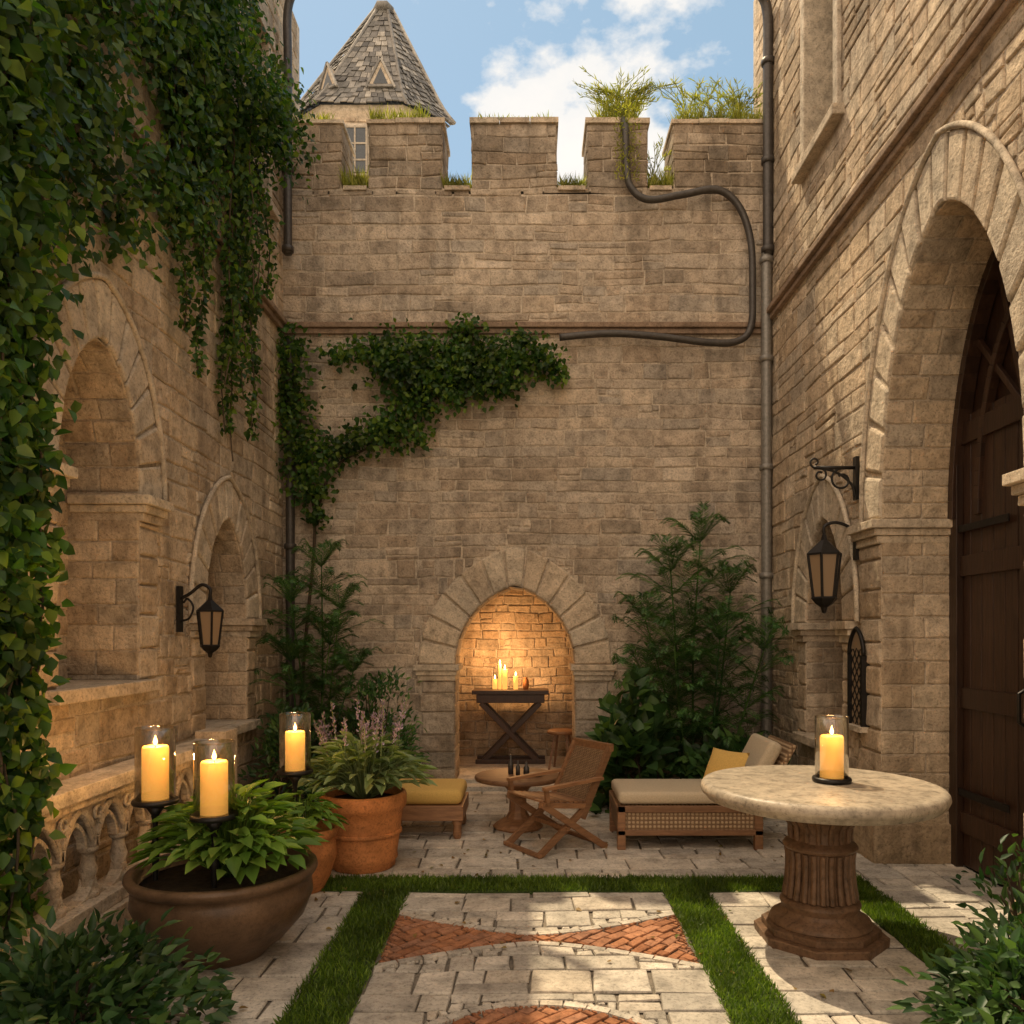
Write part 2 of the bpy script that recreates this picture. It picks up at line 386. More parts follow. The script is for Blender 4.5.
# ---- back castle wall
cw=empty('castle_wall')
A0=Arch(-.155,.62,0.0,1.29,.82,.37,.40,.42,.37,.35,13)
wb=MB()
wallsheet(wb,SB,-2.7,2.7,0,6.2,[A0],M_mort)
stones(wb,SB,-2.6,2.52,0,6.2,lambda u,z:A0.inside(u,z,.33,.36,.33),M_back,rh=(.10,.19),sw=(.14,.54),h=.008,gap=.010,split=.18)
mer=[(-2.62,-1.94),(-1.66,-.90),(-.60,.27),(.59,1.21),(1.475,2.52)]
for (a,b) in mer:
    zt=6.86
    wb.box(a+.005,b-.005,YB+.004,YB+.52,6.15,zt,M_mort)
    stones(wb,SB,a,b,6.2,zt,None,M_back,rh=(.10,.165),sw=(.14,.42),h=.009)
    for sx,xx in((1,b),(-1,a)):
        stones(wb,lambda u,z,n,sx=sx,xx=xx:(xx+sx*(n-.004),YB+u,z),0,.52,6.2,zt,None,M_back,rh=(.12,.17),h=.009)
    x=a-.025
    while x<b:
        L=min(R(.28,.42),b+.025-x)
        if b+.025-x-L<.12:L=b+.025-x
        wb.box(x+.003,x+L-.003,YB-.03+R(-.008,.008),YB+.56,zt,zt+.045+R(-.01,.012),M_trim); x+=L
wb.box(-2.7,2.7,YB+.45,YB+.55,2.4,6.15,M_mort)
wb.box(-2.7,2.7,YB+.0,YB+.55,6.14,6.17,M_mort)
for i in range(4):
    a=mer[i][1];b=mer[i+1][0]
    wb.box(a+.02,b-.02,YB-.03,YB+.55,6.172,6.215,M_trim)
wb.obj('rubble_masonry',cw,recalc=True)
do_arch(SB,A0,cw,M_back,panel=False,hood=False)
sb=MB()
sb.box(-2.53,2.45,YB-.075,YB,4.745,4.80,M_str); sb.box(-2.53,2.45,YB-.045,YB,4.69,4.743,M_str)
sb.obj('string_course',cw,bevel=.008)
al=MB()
SA=lambda u,z,n:(u,9.95-n,z)
al.box(-1.5,1.2,9.96,10.05,0,2.9,M_mort); stones(al,SA,-1.5,1.2,.08,2.9,None,M_side,rh=(.09,.14),sw=(.14,.32))
for xx,sg in((-1.45,1),(1.15,-1)):
    al.box(min(xx,xx-sg*.1),max(xx,xx-sg*.1),8.62,9.96,0,2.9,M_mort)
    stones(al,lambda u,z,n,xx=xx,sg=sg:(xx+sg*n,u,z),8.62,9.95,.08,2.9,None,M_side,rh=(.09,.14),sw=(.14,.32))
al.box(-1.5,1.2,8.6,10.0,2.85,2.95,M_mort)
al.box(-1.5,-.79,8.62,8.70,0,2.9,M_mort); al.box(.48,1.2,8.62,8.70,0,2.9,M_mort); al.box(-.785,.475,8.62,8.70,2.12,2.9,M_mort)
al.box(-1.5,1.2,8.34,10.0,-.02,.085,M_flag); al.box(-.77,.46,8.12,8.338,-.02,.05,M_flag)
al.obj('alcove_room',cw,bevel=.006)
# ---- left building
lb=empty('stone_building')
AL1=Arch(4.72,.45,1.31,2.50,.86,.30,.34,.44,.26,.2,13)
AL2=Arch(6.67,.46,.84,1.74,.83,.28,.33,.42,.24,.2,13)
W1=Rect(7.12,7.66,5.74,7.3,.3)
mb=MB()
wallsheet(mb,SL,-1.5,YB+.3,0,4.75,[AL1,AL2],M_mort)
wallsheet(mb,SL,-1.5,6.3,4.75,6.7,[],M_mort); wallsheet(mb,SL,6.3,YB+.6,4.75,8.3,[W1],M_mort)
kl=lambda u,z:AL1.inside(u,z,.26,.30,.22) or AL2.inside(u,z,.24,.29,.2)
kw=lambda u,z:W1.u0-.02<u<W1.u1+.02 and W1.z0-.02<z<W1.z1+.02
KS=dict(rh=(.12,.21),sw=(.18,.58),h=.010,gap=.010,split=.18)
stones(mb,SL,1.5,YB,0,4.75,kl,M_side,**KS)
stones(mb,SL,1.5,6.3,4.75,6.7,kw,M_side,**KS)
stones(mb,SL,6.3,YB+.5,4.75,8.3,kw,M_side,**KS)
mb.obj('masonry',lb)
do_arch(SL,AL1,lb,M_side); do_arch(SL,AL2,lb,M_side)
mb=MB()
for o in(AL1,AL2):
    frame_box(mb,SL,o.uc-o.hw-.12,o.uc+o.hw+.12,o.z0-.08,o.z0-.002,-o.d,.10,M_trim)
def window(mb,S,w):
    t=.10
    frame_box(mb,S,w.u0-t,w.u0,w.z0,w.z1,-w.d,.04,M_trim); frame_box(mb,S,w.u1,w.u1+t,w.z0,w.z1,-w.d,.04,M_trim)
    frame_box(mb,S,w.u0-t-.06,w.u1+t+.06,w.z0-.09,w.z0-.002,-w.d,.10,M_trim)
    frame_box(mb,S,w.u0-t-.03,w.u1+t+.03,w.z1+.002,w.z1+.14,-w.d,.06,M_trim)
    frame_box(mb,S,w.u0-.05,w.u1+.05,w.z0-.05,w.z1+.05,-w.d-.1,-w.d-.002,M_pane)
    c=(w.u0+w.u1)/2
    frame_box(mb,S,c-.025,c+.025,w.z0,w.z1,-w.d,-w.d+.05,M_dark)
    for k in(.33,.66):
        z=w.z0+(w.z1-w.z0)*k; frame_box(mb,S,w.u0,w.u1,z-.015,z+.015,-w.d,-w.d+.04,M_dark)
window(mb,SL,W1)
frame_box(mb,SL,1,YB-.08,4.745,4.80,0,.085,M_str); frame_box(mb,SL,1,YB-.08,4.69,4.743,0,.05,M_str)
mb.obj('trim',lb,bevel=.008)
mb=MB(); mb.box(-7,-3.25,-1.5,6.3,0,6.7,M_mort); mb.box(-7,-3.25,6.3,YB+.6,0,8.3,M_mort)
mb.box(-3.25,-2.57,-1.5,6.3,6.6,6.7,M_mort);mb.box(-3.25,-2.57,6.3,YB+.6,8.2,8.3,M_mort);mb.box(-3.25,-2.57,YB+.5,YB+.6,0,8.2,M_mort)
mb.obj('building_body',lb)
# ---- right building
rb=empty('stone_building')
AR1=Arch(4.76,.81,0,2.40,1.78,.27,.40,.49,.36,.15,17)
AR2=Arch(6.66,.42,.73,1.70,.88,.28,.33,.40,.2,.2,13)
W2=Rect(6.40,7.07,5.78,7.5,.3)
mb=MB()
wallsheet(mb,SRR,-1.5,YB+.3,0,4.85,[AR1,AR2],M_mort)
wallsheet(mb,SRR,-1.5,YB+.6,4.85,8.6,[W2],M_mort)
kr=lambda u,z:AR1.inside(u,z,.23,.36,.3) or AR2.inside(u,z,.24,.29,.16)
kw2=lambda u,z:W2.u0-.02<u<W2.u1+.02 and W2.z0-.02<z<W2.z1+.02
stones(mb,SRR,1.5,YB,0,4.85,kr,M_side,**KS)
stones(mb,SRR,1.5,YB+.5,4.85,8.6,kw2,M_side,**KS)
mb.obj('masonry',rb)
do_arch(SRR,AR1,rb,M_side,panel=False); do_arch(SRR,AR2,rb,M_side)
mb=MB()
frame_box(mb,SRR,AR2.uc-AR2.hw-.12,AR2.uc+AR2.hw+.12,AR2.z0-.08,AR2.z0-.002,-AR2.d,.10,M_trim)
window(mb,SRR,W2)
frame_box(mb,SRR,1,YB-.08,4.845,4.90,0,.085,M_str); frame_box(mb,SRR,1,YB-.08,4.79,4.843,0,.05,M_str)
for sd in(-1,1):
    a=AR1.uc+sd*(AR1.hw-.03);b=AR1.uc+sd*(AR1.hw+AR1.tj+.04)
    frame_box(mb,SRR,min(a,b),max(a,b),0,.28,-AR1.d+.01,.075,M_side)
mb.obj('trim',rb,bevel=.01)
mb=MB(); mb.box(3.2,7,-1.5,YB+.6,0,8.6,M_mort); mb.box(2.49,3.2,-1.5,YB+.6,8.5,8.6,M_mort);mb.box(2.49,3.2,YB+.5,YB+.6,0,8.5,M_mort); mb.obj('building_body',rb)
db=MB()
SD=lambda u,z,n:SRR(u,z,-AR1.d+n)
frame_box(db,SD,3.85,5.67,0,4.3,-.15,-.06,M_dark)
u=3.95
while u<5.56:
    w=.13; frame_box(db,SD,u+.004,u+w-.004,.02,3.1,-.06,-.02,M_dark); u+=w
frame_box(db,SD,4.74,4.79,.02,3.0,-.02,.01,M_dark)
for z in(.25,1.1,2.0,2.9): frame_box(db,SD,3.95,5.57,z,z+.14,-.02,.005,M_dark)
frame_box(db,SD,5.47,5.57,.0,2.9,-.02,.03,M_dark)
for i in range(40):
    a=AR1.pt(math.pi*i/40,-.05,-.05);b=AR1.pt(math.pi*(i+1)/40,-.05,-.05)
    db.bar(SD(a[0],a[1],.0),SD(b[0],b[1],.0),.06,.1,M_dark,(1,0,0))
    a=AR1.pt(math.pi*i/40,-.3,-.5);b=AR1.pt(math.pi*(i+1)/40,-.3,-.5)
    db.bar(SD(a[0],a[1],-.02),SD(b[0],b[1],-.02),.05,.06,M_dark,(1,0,0))
for k in range(1,8):
    th=math.pi*k/8;p=AR1.pt(th,-.06,-.06); db.bar(SD(4.76,2.95,-.02),SD(p[0],p[1],-.02),.04,.03,M_dark,(1,0,0))
for z in(.5,2.3):
    frame_box(db,SD,4.9,5.5,z,z+.05,.006,.018,M_iron)
db.tube([SD(4.72,1.05,.01),SD(4.72,1.08,.06),SD(4.72,1.25,.06),SD(4.72,1.28,.01)],.012,M_iron)
db.obj('wooden_door',None,bevel=.004)
wl=MB(); ALW=Arch(5.915,.13,.93,1.45,.2,.03,.03,.05,.03,.6,8)
frame_box(wl,SRR,5.785,5.81,.93,1.45,.0,.06,M_iron);frame_box(wl,SRR,6.02,6.045,.93,1.45,.0,.06,M_iron)
frame_box(wl,SRR,5.77,6.06,.89,.93,.0,.08,M_trim)
frame_box(wl,SRR,5.81,6.02,.93,1.45,.0,.036,M_amb)
pr=[SRR(*ALW.pt(math.pi*i/16),.045) for i in range(17)]; wl.tube(pr,.016,M_iron,6)
wl.add([SRR(*ALW.pt(math.pi*i/16),.036) for i in range(17)],[tuple(range(17))],M_amb)
for k in range(-3,8):
    for s in(1,-1):
        z0=.93+k*.09; pts=[]
        for q in range(22):
            uu=5.81+q*.01; zz=z0+(q*.01 if s>0 else .21-q*.01)*1.2
            if .93<zz<1.5: pts.append(SRR(uu,zz,.042))
        if len(pts)>2: wl.bar(pts[0],pts[-1],.006,.006,M_iron)
wl.obj('leaded_window')
# ------------------------------------------------------------------ balustrade
bl=MB(); XB=-2.25
Y0,Y1=1.2,5.62
bl.box(XB-.10,XB+.10,Y0,Y1,.80,.87,M_trim); bl.box(XB-.075,XB+.075,Y0,Y1,.755,.798,M_trim)
bl.box(XB-.10,XB+.10,Y0,Y1,.20,.27,M_trim); bl.box(XB-.13,XB+.13,Y0,Y1,0,.198,M_trim)
bl.box(XB-.11,XB+.11,Y1-.02,Y1+.2,0,.92,M_trim)
y=Y0+.15; P=.30
while y<Y1-.1:
    bl.lathe([(.055,.27),(.055,.295),(.032,.31),(.034,.36),(.046,.41),(.034,.45),(.030,.49),(.05,.505),(.05,.525)],M_trim,(XB,y,0),14)
    f=lambda t,k=1.,zb=.525,c=y+P/2,hh=.215:(XB,c-math.cos(t)*P/2*k,zb+hh*gfun(abs(math.cos(t)),.9))
    for kk,hh in((.98,.215),(.66,.145)):
        for j in range(10):
            a=f(math.pi*j/10,kk,hh=hh);b=f(math.pi*(j+1)/10,kk,hh=hh)
            bl.bar(a,b,.10 if kk>.9 else .05,.036 if kk>.9 else .024,M_trim,(0,0,1) if 1<j<8 else (0,1,0))
    pts=[f(math.pi*j/10) for j in range(11)]
    for xx in(XB-.035,XB+.035):
        for j in range(10):
            a=pts[j];b=pts[j+1]; bl.add([(xx,a[1],a[2]),(xx,b[1],b[2]),(xx,b[1],.757),(xx,a[1],.757)],[(0,1,2,3)],M_trim)
    g=lambda t,s:(XB+.035,y+s*P*.5*t+ (0 if s>0 else P),.525+.20*math.sin(t*1.45))
    for s in(1,-1):
        q=[g(k/8*1.0,s) for k in range(9)]; bl.tube(q,.014,M_trim,6)
    bl.tube([(XB+.05,y+.03*math.cos(q*.6283),.70+.03*math.sin(q*.6283)) for q in range(11)],.011,M_trim,6)
    for j in range(8):
        h=lambda t:(XB,y+P/2-math.cos(t)*P/2*.95,.36-.10*math.sin(t))
        bl.bar(h(math.pi*j/8),h(math.pi*(j+1)/8),.07,.026,M_trim,(0,0,1) if 1<j<6 else (0,1,0))
    y+=P
bl.obj('stone_balustrade',None,bevel=.006)
# ------------------------------------------------------------------ ground and paving
gr=MB(); gr.add([(-400,-400,-.03),(400,-400,-.03),(400,400,-.03),(-400,400,-.03)],[(0,1,2,3)],M_flag); gr.obj('ground',recalc=False)
SG=lambda u,v,n:(u,v,n)
ylow=lambda x:4.12-.30*(abs(x-.04)/.8)**1.4
yup=lambda x:4.25+.32*(abs(x-.04)/.8)**1.4
def inbrick(x,y):
    if -.76<x<.84 and ylow(x)<y<yup(x): return True
    return (x-.04)**2+(y-2.85)**2<.60**2
strips=[(-1.02,-.76,0.3,4.94),(.84,1.09,0.3,4.94),(-1.36,2.15,4.94,5.22),(1.93,2.15,3.2,4.94)]
pv=MB()
pv.add([(-2.6,-1,-.012),(2.5,-1,-.012),(2.5,8.4,-.012),(-2.6,8.4,-.012)],[(0,1,2,3)],M_joint)
def zone(x0,x1,y0,y1,kf=None,**k): stones(pv,SG,x0,x1,y0,y1,kf,M_flag,h=.007,gap=.010,bev=.010,mn=.02,md=7,split=.22,**k)
zone(-2.4,-1.02,0,4.94,rh=(.16,.28),sw=(.2,.46)); zone(-.76,.84,0,4.94,inbrick,rh=(.14,.25),sw=(.17,.42))
zone(1.09,1.93,0,4.94,rh=(.16,.28),sw=(.2,.46)); zone(2.15,2.47,0,5.22,rh=(.16,.28),sw=(.2,.32)); zone(1.93,2.15,0,3.2,rh=(.16,.28),sw=(.2,.22))
zone(-2.4,-1.36,4.94,5.22,rh=(.14,.14),sw=(.2,.42)); zone(-2.5,2.47,5.22,8.18,rh=(.16,.28),sw=(.2,.48)); zone(2.47,3.0,3.95,5.57,rh=(.13,.24),sw=(.2,.3))
def ribbon(pts,w=.045):
    for i in range(0,len(pts)-1):
        a=Vector(pts[i]);b=Vector(pts[i+1]);d=(b-a).normalized();n=Vector((-d.y,d.x,0))*w/2;a2=a+d*.004;b2=b-d*.004;dn=Vector((0,0,.02))
        pv.add([a2-n,b2-n,b2+n,a2+n,a2-n-dn,b2-n-dn,b2+n-dn,a2+n-dn],[(0,1,2,3),(0,1,5,4),(3,2,6,7),(1,2,6,5),(0,3,7,4)],M_flag)
xs=[-.76+1.6*i/14 for i in range(15)]
ribbon([(x,ylow(x),.0085) for x in xs]); ribbon([(x,yup(x),.0085) for x in xs])
ribbon([(.04+.6*math.cos(a*.1745),2.85+.6*math.sin(a*.1745),.0085) for a in range(37)])
pv.obj('flagstone_paving',recalc=False)
bk=MB(); c45=math.sqrt(.5)
SK=lambda a,b,n:((a-b)*c45,(a+b)*c45+3.0,n)
kb=lambda a,b:(lambda p:not inbrick(p[0],p[1]))(SK(a,b,0))
row=0;b_=-1.6
while b_<2.0:
    a_=-1.6+(row%2)*.065
    while a_<2.2:
        place(bk,SK,a_,a_+.13,b_,b_+.062,kb,.006,.008,.005,M_brick,0,.02,5); a_+=.13
    b_+=.062;row+=1
bk.obj('brick_inlay',recalc=False)
tf=MB()
for a,b,c,d in strips[:3]+[(1.93,2.15,3.2,4.935)]: tf.box(a+.005,b-.005,c,d,-.02,.006,M_turf)
lawn=empty('lawn_strips'); tf.obj('turf_base',lawn)
pos=[]
for a,b,c,d in strips:
    c=max(c,2.2); n=int((b-a)*(d-c)*16000)
    pos.append(np.stack([rng.uniform(a-.014,b+.014,n),rng.uniform(c,d,n),np.full(n,.004)],1))
pos=np.concatenate(pos); n=len(pos)
leaves('grass_blades',pos,np.array([0,0,1])+rnd(n,.55)*[1,1,.2],rnd(n),rng.uniform(.016,.05,n),.006,M_grass,lawn,True)
n=170; pp=np.stack([rng.uniform(-2.2,2.3,n),rng.uniform(2.6,7.9,n),np.full(n,.017)],1)
leaves('fallen_leaves',pp,rnd(n)*[1,1,.08],np.array([0,0,1])+rnd(n,.25),rng.uniform(.025,.05,n),.025,M_litter)
# ------------------------------------------------------------------ tower behind
tw=empty('castle_tower'); tb=MB(); TX,TY,KY=-4.10,20.0,.42
oc=lambda r,z,dx=0,rot=.0:[(TX+dx+r*math.cos(rot+k*math.pi/3),TY+KY*r*math.sin(rot+k*math.pi/3),z) for k in range(6)]
def ring(mb,r0,z0,r1,z1,mat,d0=0,d1=0):
    mb.add(oc(r0,z0,d0)+oc(r1,z1,d1),[(k,(k+1)%6,6+(k+1)%6,6+k) for k in range(6)],mat)
H0,H1=14.45,17.32
ring(tb,1.66,0,1.66,H0,M_mort,.12,.12)
for k in range(6):
    a0=Vector(oc(1.67,0,.12)[k]);a1=Vector(oc(1.67,0,.12)[(k+1)%6]);L=(a1-a0).length;d=(a1-a0)/L;nn=Vector((d.y,-d.x,0))
    if nn.dot(a0-Vector((TX,TY,0)))<0:nn=-nn
    stones(tb,lambda u,z,h,a0=a0,d=d,nn=nn:tuple(a0+d*u+nn*(h-.01)+Vector((0,0,z))),0,L,11.8,H0-.1,None,M_side,rh=(.2,.3),sw=(.3,.6),h=.03)
ring(tb,1.72,H0-.28,1.88,H0-.12,M_trim,.1,.06); ring(tb,1.88,H0-.12,1.92,H0+.02,M_trim,.06,.03); ring(tb,1.92,H0+.02,.5,H0+.06,M_trim)
tb.obj('tower_wall',tw)
rf=MB(); ap=.42
def rr_(t): return (2.03-.16)*(1-t)+.18+.12*max(0,1-t/.2)**2
NR=19
for r in range(NR):
    t0=r/NR;t1=min(1,(r+1.2)/NR)
    P0=oc(rr_(t0)+.03,H0+(H1-H0)*t0,ap*t0);P1=oc(max(.1,rr_(t1)-.03),H0+(H1-H0)*t1,ap*t1)
    for k in range(6):
        a,b=Vector(P0[k]),Vector(P0[(k+1)%6]);c,d=Vector(P1[k]),Vector(P1[(k+1)%6])
        m=max(1,int(rr_(t0)/.155))
        for q in range(m):
            s0=(q+.04)/m;s1=(q+.96)/m; dz=Vector((0,0,R(-.035,.035)))
            v=[a.lerp(b,s0)+dz,a.lerp(b,s1)+dz,c.lerp(d,s1),c.lerp(d,s0)]
            o=(a+b)/2-Vector((TX,TY,(a.z+b.z)/2)); o.normalize(); off=o*R(.03,.05)
            rf.add([x+off for x in v]+[v[0],v[1]],[(0,1,2,3),(0,1,5,4)],M_slate)
ring(rf,1.95,H0,.1,H1-.05,M_pane,0,ap)
rf.lathe([(.24,H1-.08),(.28,H1-.02),(.25,H1+.05),(.2,H1+.07)],M_slate,(TX+ap,TY,0),6)
for k in range(6):
    rf.tube([oc(rr_(t)+.04,H0+(H1-H0)*t,ap*t)[k] for t in(0,.06,.12,.2,.5,1)],.045,M_slate,6)
rf.obj('slate_roof',tw,recalc=False)
dm=MB()
def dormer(ang,t,sx=0,w=.27,h=.58):
    dirv=Vector((math.cos(ang),math.sin(ang),0)); s=Vector((-dirv.y,dirv.x,0))
    ca=math.cos(ang)*rr_(t)*.866; sa=math.sin(ang)*rr_(t)*.866*KY
    p=Vector((TX+ap*t+ca+sx,TY+sa,H0+(H1-H0)*t))+dirv*.10
    z=Vector((0,0,1)); bk_=-dirv*(.6)
    dm.add([p-s*w,p+s*w,p+z*h,p+z*h+bk_,p-s*w+bk_,p+s*w+bk_],[(0,1,2),(0,2,3,4),(1,5,3,2)],M_trim)
    q=p+dirv*.012
    dm.add([q-s*w*.6+z*.05,q+s*w*.6+z*.05,q+z*h*.72],[(0,1,2)],M_pane)
    dm.bar(q-s*(w+.05)-z*.04,q+z*(h+.06),.06,.05,M_slate);dm.bar(q+s*(w+.05)-z*.04,q+z*(h+.06),.06,.05,M_slate); dm.bar(q-s*w,q+s*w,.05,.05,M_slate)
dormer(math.radians(270),.15,.42,.30,.62); dormer(math.radians(238),.15,-.02,.27,.58)
yw=TY-1.67*.866*KY
dm.box(-4.62,-3.86,yw-.1,yw+.2,12.75,14.0,M_trim); dm.box(-4.54,-3.94,yw-.12,yw,12.8,13.93,M_pane)
for x in(-4.54,-4.24,-3.96): dm.box(x-.02,x+.02,yw-.14,yw-.11,12.8,13.93,M_tab)
for z in(13.1,13.5,13.9): dm.box(-4.54,-3.94,yw-.139,yw-.111,z-.02,z+.02,M_tab)
dm.obj('dormers_and_window',tw,recalc=False)
# ------------------------------------------------------------------ pipes
def pipe(name,pts,r,mat,brackets=()):
    mb=MB(); mb.tube(smoothpath(pts,10),r,mat,12)
    for b in brackets: mb.lathe([(r+.004,-.03),(r+.018,-.025),(r+.018,.025),(r+.004,.03)],mat,b,14)
    return mb.obj(name)
pipe('drainpipe',[(-2.3,7.95,8.4),(-2.33,7.97,8.15),(-2.44,8.02,7.9),(-2.45,8.05,7.4),(-2.45,8.05,6.5),(-2.45,8.05,5.45)],.042,M_pipe,[(-2.45,8.05,z) for z in(5.5,6.3,7.2)])
pipe('drainpipe',[(2.25,7.95,8.3),(2.28,7.98,8.1),(2.40,8.05,7.9),(2.41,8.06,7.2),(2.41,8.06,6.2),(2.41,8.06,5.45)],.05,M_pipe,[(2.41,8.06,z) for z in(5.5,6.4,7.4)])
pipe('drainpipe',[(2.40,8.08,5.48),(2.40,8.08,5),(2.40,8.08,3),(2.40,8.08,.1)],.052,M_pipe2,[(2.40,8.08,z) for z in(5.40,4.4,3.3,2.2)])
pipe('drainpipe',[(-2.44,8.1,4.6),(-2.44,8.1,3),(-2.44,8.1,.1)],.045,M_pipe,[(-2.44,8.1,z) for z in(3.6,2.5)])
pipe('conduit_pipe',[(.95,8.3,7.0),(.97,8.09,6.75),(.98,8.09,6.4),(1.02,8.08,6.15),(1.2,8.08,6.02),(1.55,8.08,6.07),(1.9,8.08,6.12),(2.12,8.08,5.95),(2.24,8.08,5.6),(2.26,8.08,5.1),(2.24,8.08,4.72),(2.1,8.08,4.58),(1.8,8.08,4.57),(1.3,8.08,4.63),(.8,8.08,4.66),(.3,8.08,4.62)],.036,M_pipe)
# ------------------------------------------------------------------ plants
def clump(centers,n,sig,out,spread=.8,droop=.5):
    c=np.asarray(centers,float); i=rng.integers(0,len(c),n); p=c[i]+rng.normal(0,1,(n,3))*np.asarray(sig)
    nor=np.asarray(out,float)+rnd(n,spread*.5); tip=rnd(n,.8)+np.array([0,0,-droop])
    return p,tip,nor
ivy=empty('ivy_vine'); st=MB(); PP=[];TT=[];NN=[];LL=[]
def addl(p,t,nn,L): PP.append(p);TT.append(t);NN.append(nn);LL.append(np.broadcast_to(L,(len(p),)))
cent=[]
def zl(y):
    if y<3.8: return 3.1
    if y<4.6: return 3.35+(y-3.8)*.70
    return 3.9+(y-4.6)*.65
while len(cent)<300:
    y=R(2.6,6.2); z=R(zl(y),6.9)
    if noise.noise((y*1.6,z*1.6,5.5))<-.33: continue
    cent.append((R(-2.5,-2.34),y,z))
p,t,nn=clump(cent,13500,(.08,.12,.13),(1,-.3,.3)); p[:,0]=np.maximum(p[:,0],-2.52); addl(p,t,nn,rng.uniform(.045,.085,len(p)))
cent=[(R(-2.45,-2.0),R(6.0,7.0),R(5.7,6.35)) for _ in range(40)]+[(R(-2.5,-2.3),R(6,7.0),R(6.6,8.1)) for _ in range(26)]
p,t,nn=clump(cent,3600,(.09,.13,.14),(1,-.3,.4)); p[:,0]=np.maximum(p[:,0],-2.52); addl(p,t,nn,rng.uniform(.045,.07,len(p)))
def strand(x,y,zt,zb,wob=.06,den=110,L=(.04,.065),sig=.05):
    pts=[];k=max(4,int((zt-zb)/.2));dx=dy=0
    for i in range(k+1):
        dx=dx*.8+R(-wob,wob)*.6;dy=dy*.8+R(-wob,wob)*.6;pts.append((max(x+dx,-2.5),y+dy,zt+(zb-zt)*i/k))
    sp=smoothpath(pts,4); st.tube(sp,.006,M_stem,5)
    a=np.array([tuple(q) for q in sp]); n=int((zt-zb)*den)
    u=rng.random(n)**.9; i=(u*(len(a)-1)).astype(int); taper=(1-.6*u)[:,None]
    keepm=np.sin(u*(zt-zb)*9+R(0,6))+np.sin(u*(zt-zb)*4+R(0,6))>-1.1; i=i[keepm];taper=taper[keepm];n=len(i)
    p=a[i]+rnd(n,sig)*taper; p[:,0]=np.maximum(p[:,0],-2.53)
    addl(p,rnd(n,.7)+[0,0,-.7],np.array([.8,-.5,.3])+rnd(n,.5),rng.uniform(*L,n))
for y,zb in((5.62,3.75),(5.75,3.5),(5.9,4.1),(6.35,3.6),(6.5,3.25),(6.65,3.05),(6.8,3.3),(6.55,4.0),(6.95,3.9),(6.1,4.4)):
    strand(R(-2.48,-2.38),y,5.9,zb,sig=.05,den=150)
    strand(R(-2.45,-2.3),y+R(-.1,.1),5.9,zb+R(.4,1.2),sig=.07,den=150)
for k in range(11):
    strand(R(-2.3,-2.08),R(2.95,3.34),5.2,R(1.2,3.4),den=190,L=(.055,.09),sig=.09)
for k in range(8): strand(R(-2.2,-2.06),R(3.0,3.36),5.0,R(.2,1.0),den=140,L=(.055,.085),sig=.08)
leaves('ivy_leaves',np.concatenate(PP),np.concatenate(TT),np.concatenate(NN),np.concatenate(LL),np.concatenate(LL)*.75,M_ivy,ivy)
st.obj('ivy_stems',ivy)
cl_=empty('climbing_vine'); PP=[];TT=[];NN=[];LL=[]; st=MB()
blobs=[(-2.45,4.5,.12),(-2.47,4.2,.12),(-2.42,3.9,.13),(-2.35,3.6,.14),(-2.28,3.3,.13),(-2.2,3.05,.10),(-2.16,2.8,.06),(-2.0,3.45,.11),(-1.75,3.58,.10),(-1.5,3.66,.11),(-1.3,3.72,.12),(-1.2,3.95,.12),
 (-1.95,4.42,.07),(-1.7,4.45,.10),(-1.45,4.45,.13),(-1.2,4.42,.15),(-.95,4.38,.16),(-.7,4.4,.16),(-.45,4.42,.15),(-.2,4.4,.13),(.02,4.42,.11),(.2,4.34,.08),(.3,4.22,.05),(-1.0,4.1,.14),(-.75,4.12,.13),(-.5,4.15,.11),(-1.35,4.25,.12),(-.65,4.72,.07),(-.2,4.12,.07),(-.1,4.6,.05),(-1.1,3.6,.05)]
for x,z,s in blobs:
    n=int(250*(s/.12)**1.6); p=np.stack([rng.normal(x,s,n),8.12-np.abs(rng.normal(0,.10,n)),rng.normal(z,s*.85,n)],1)
    addl(p,rnd(n,.7)+[0,0,-.5],np.array([0,-1,.4])+rnd(n,.5),rng.uniform(.04,.08,n))
st.tube(smoothpath([(-2.4,8.14,.1),(-2.3,8.14,1.5),(-2.2,8.14,2.7),(-2.3,8.13,3.4),(-2.4,8.13,4.4)]),.018,M_stem,6)
st.tube(smoothpath([(-2.2,8.14,2.7),(-2.0,8.13,3.3),(-1.4,8.13,3.65),(-1.1,8.13,4.1),(-.5,8.13,4.35),(.3,8.13,4.3)]),.014,M_stem,6)
leaves('vine_leaves',np.concatenate(PP),np.concatenate(TT),np.concatenate(NN),np.concatenate(LL),np.concatenate(LL)*.75,M_ivy,cl_)
st.obj('vine_stems',cl_)
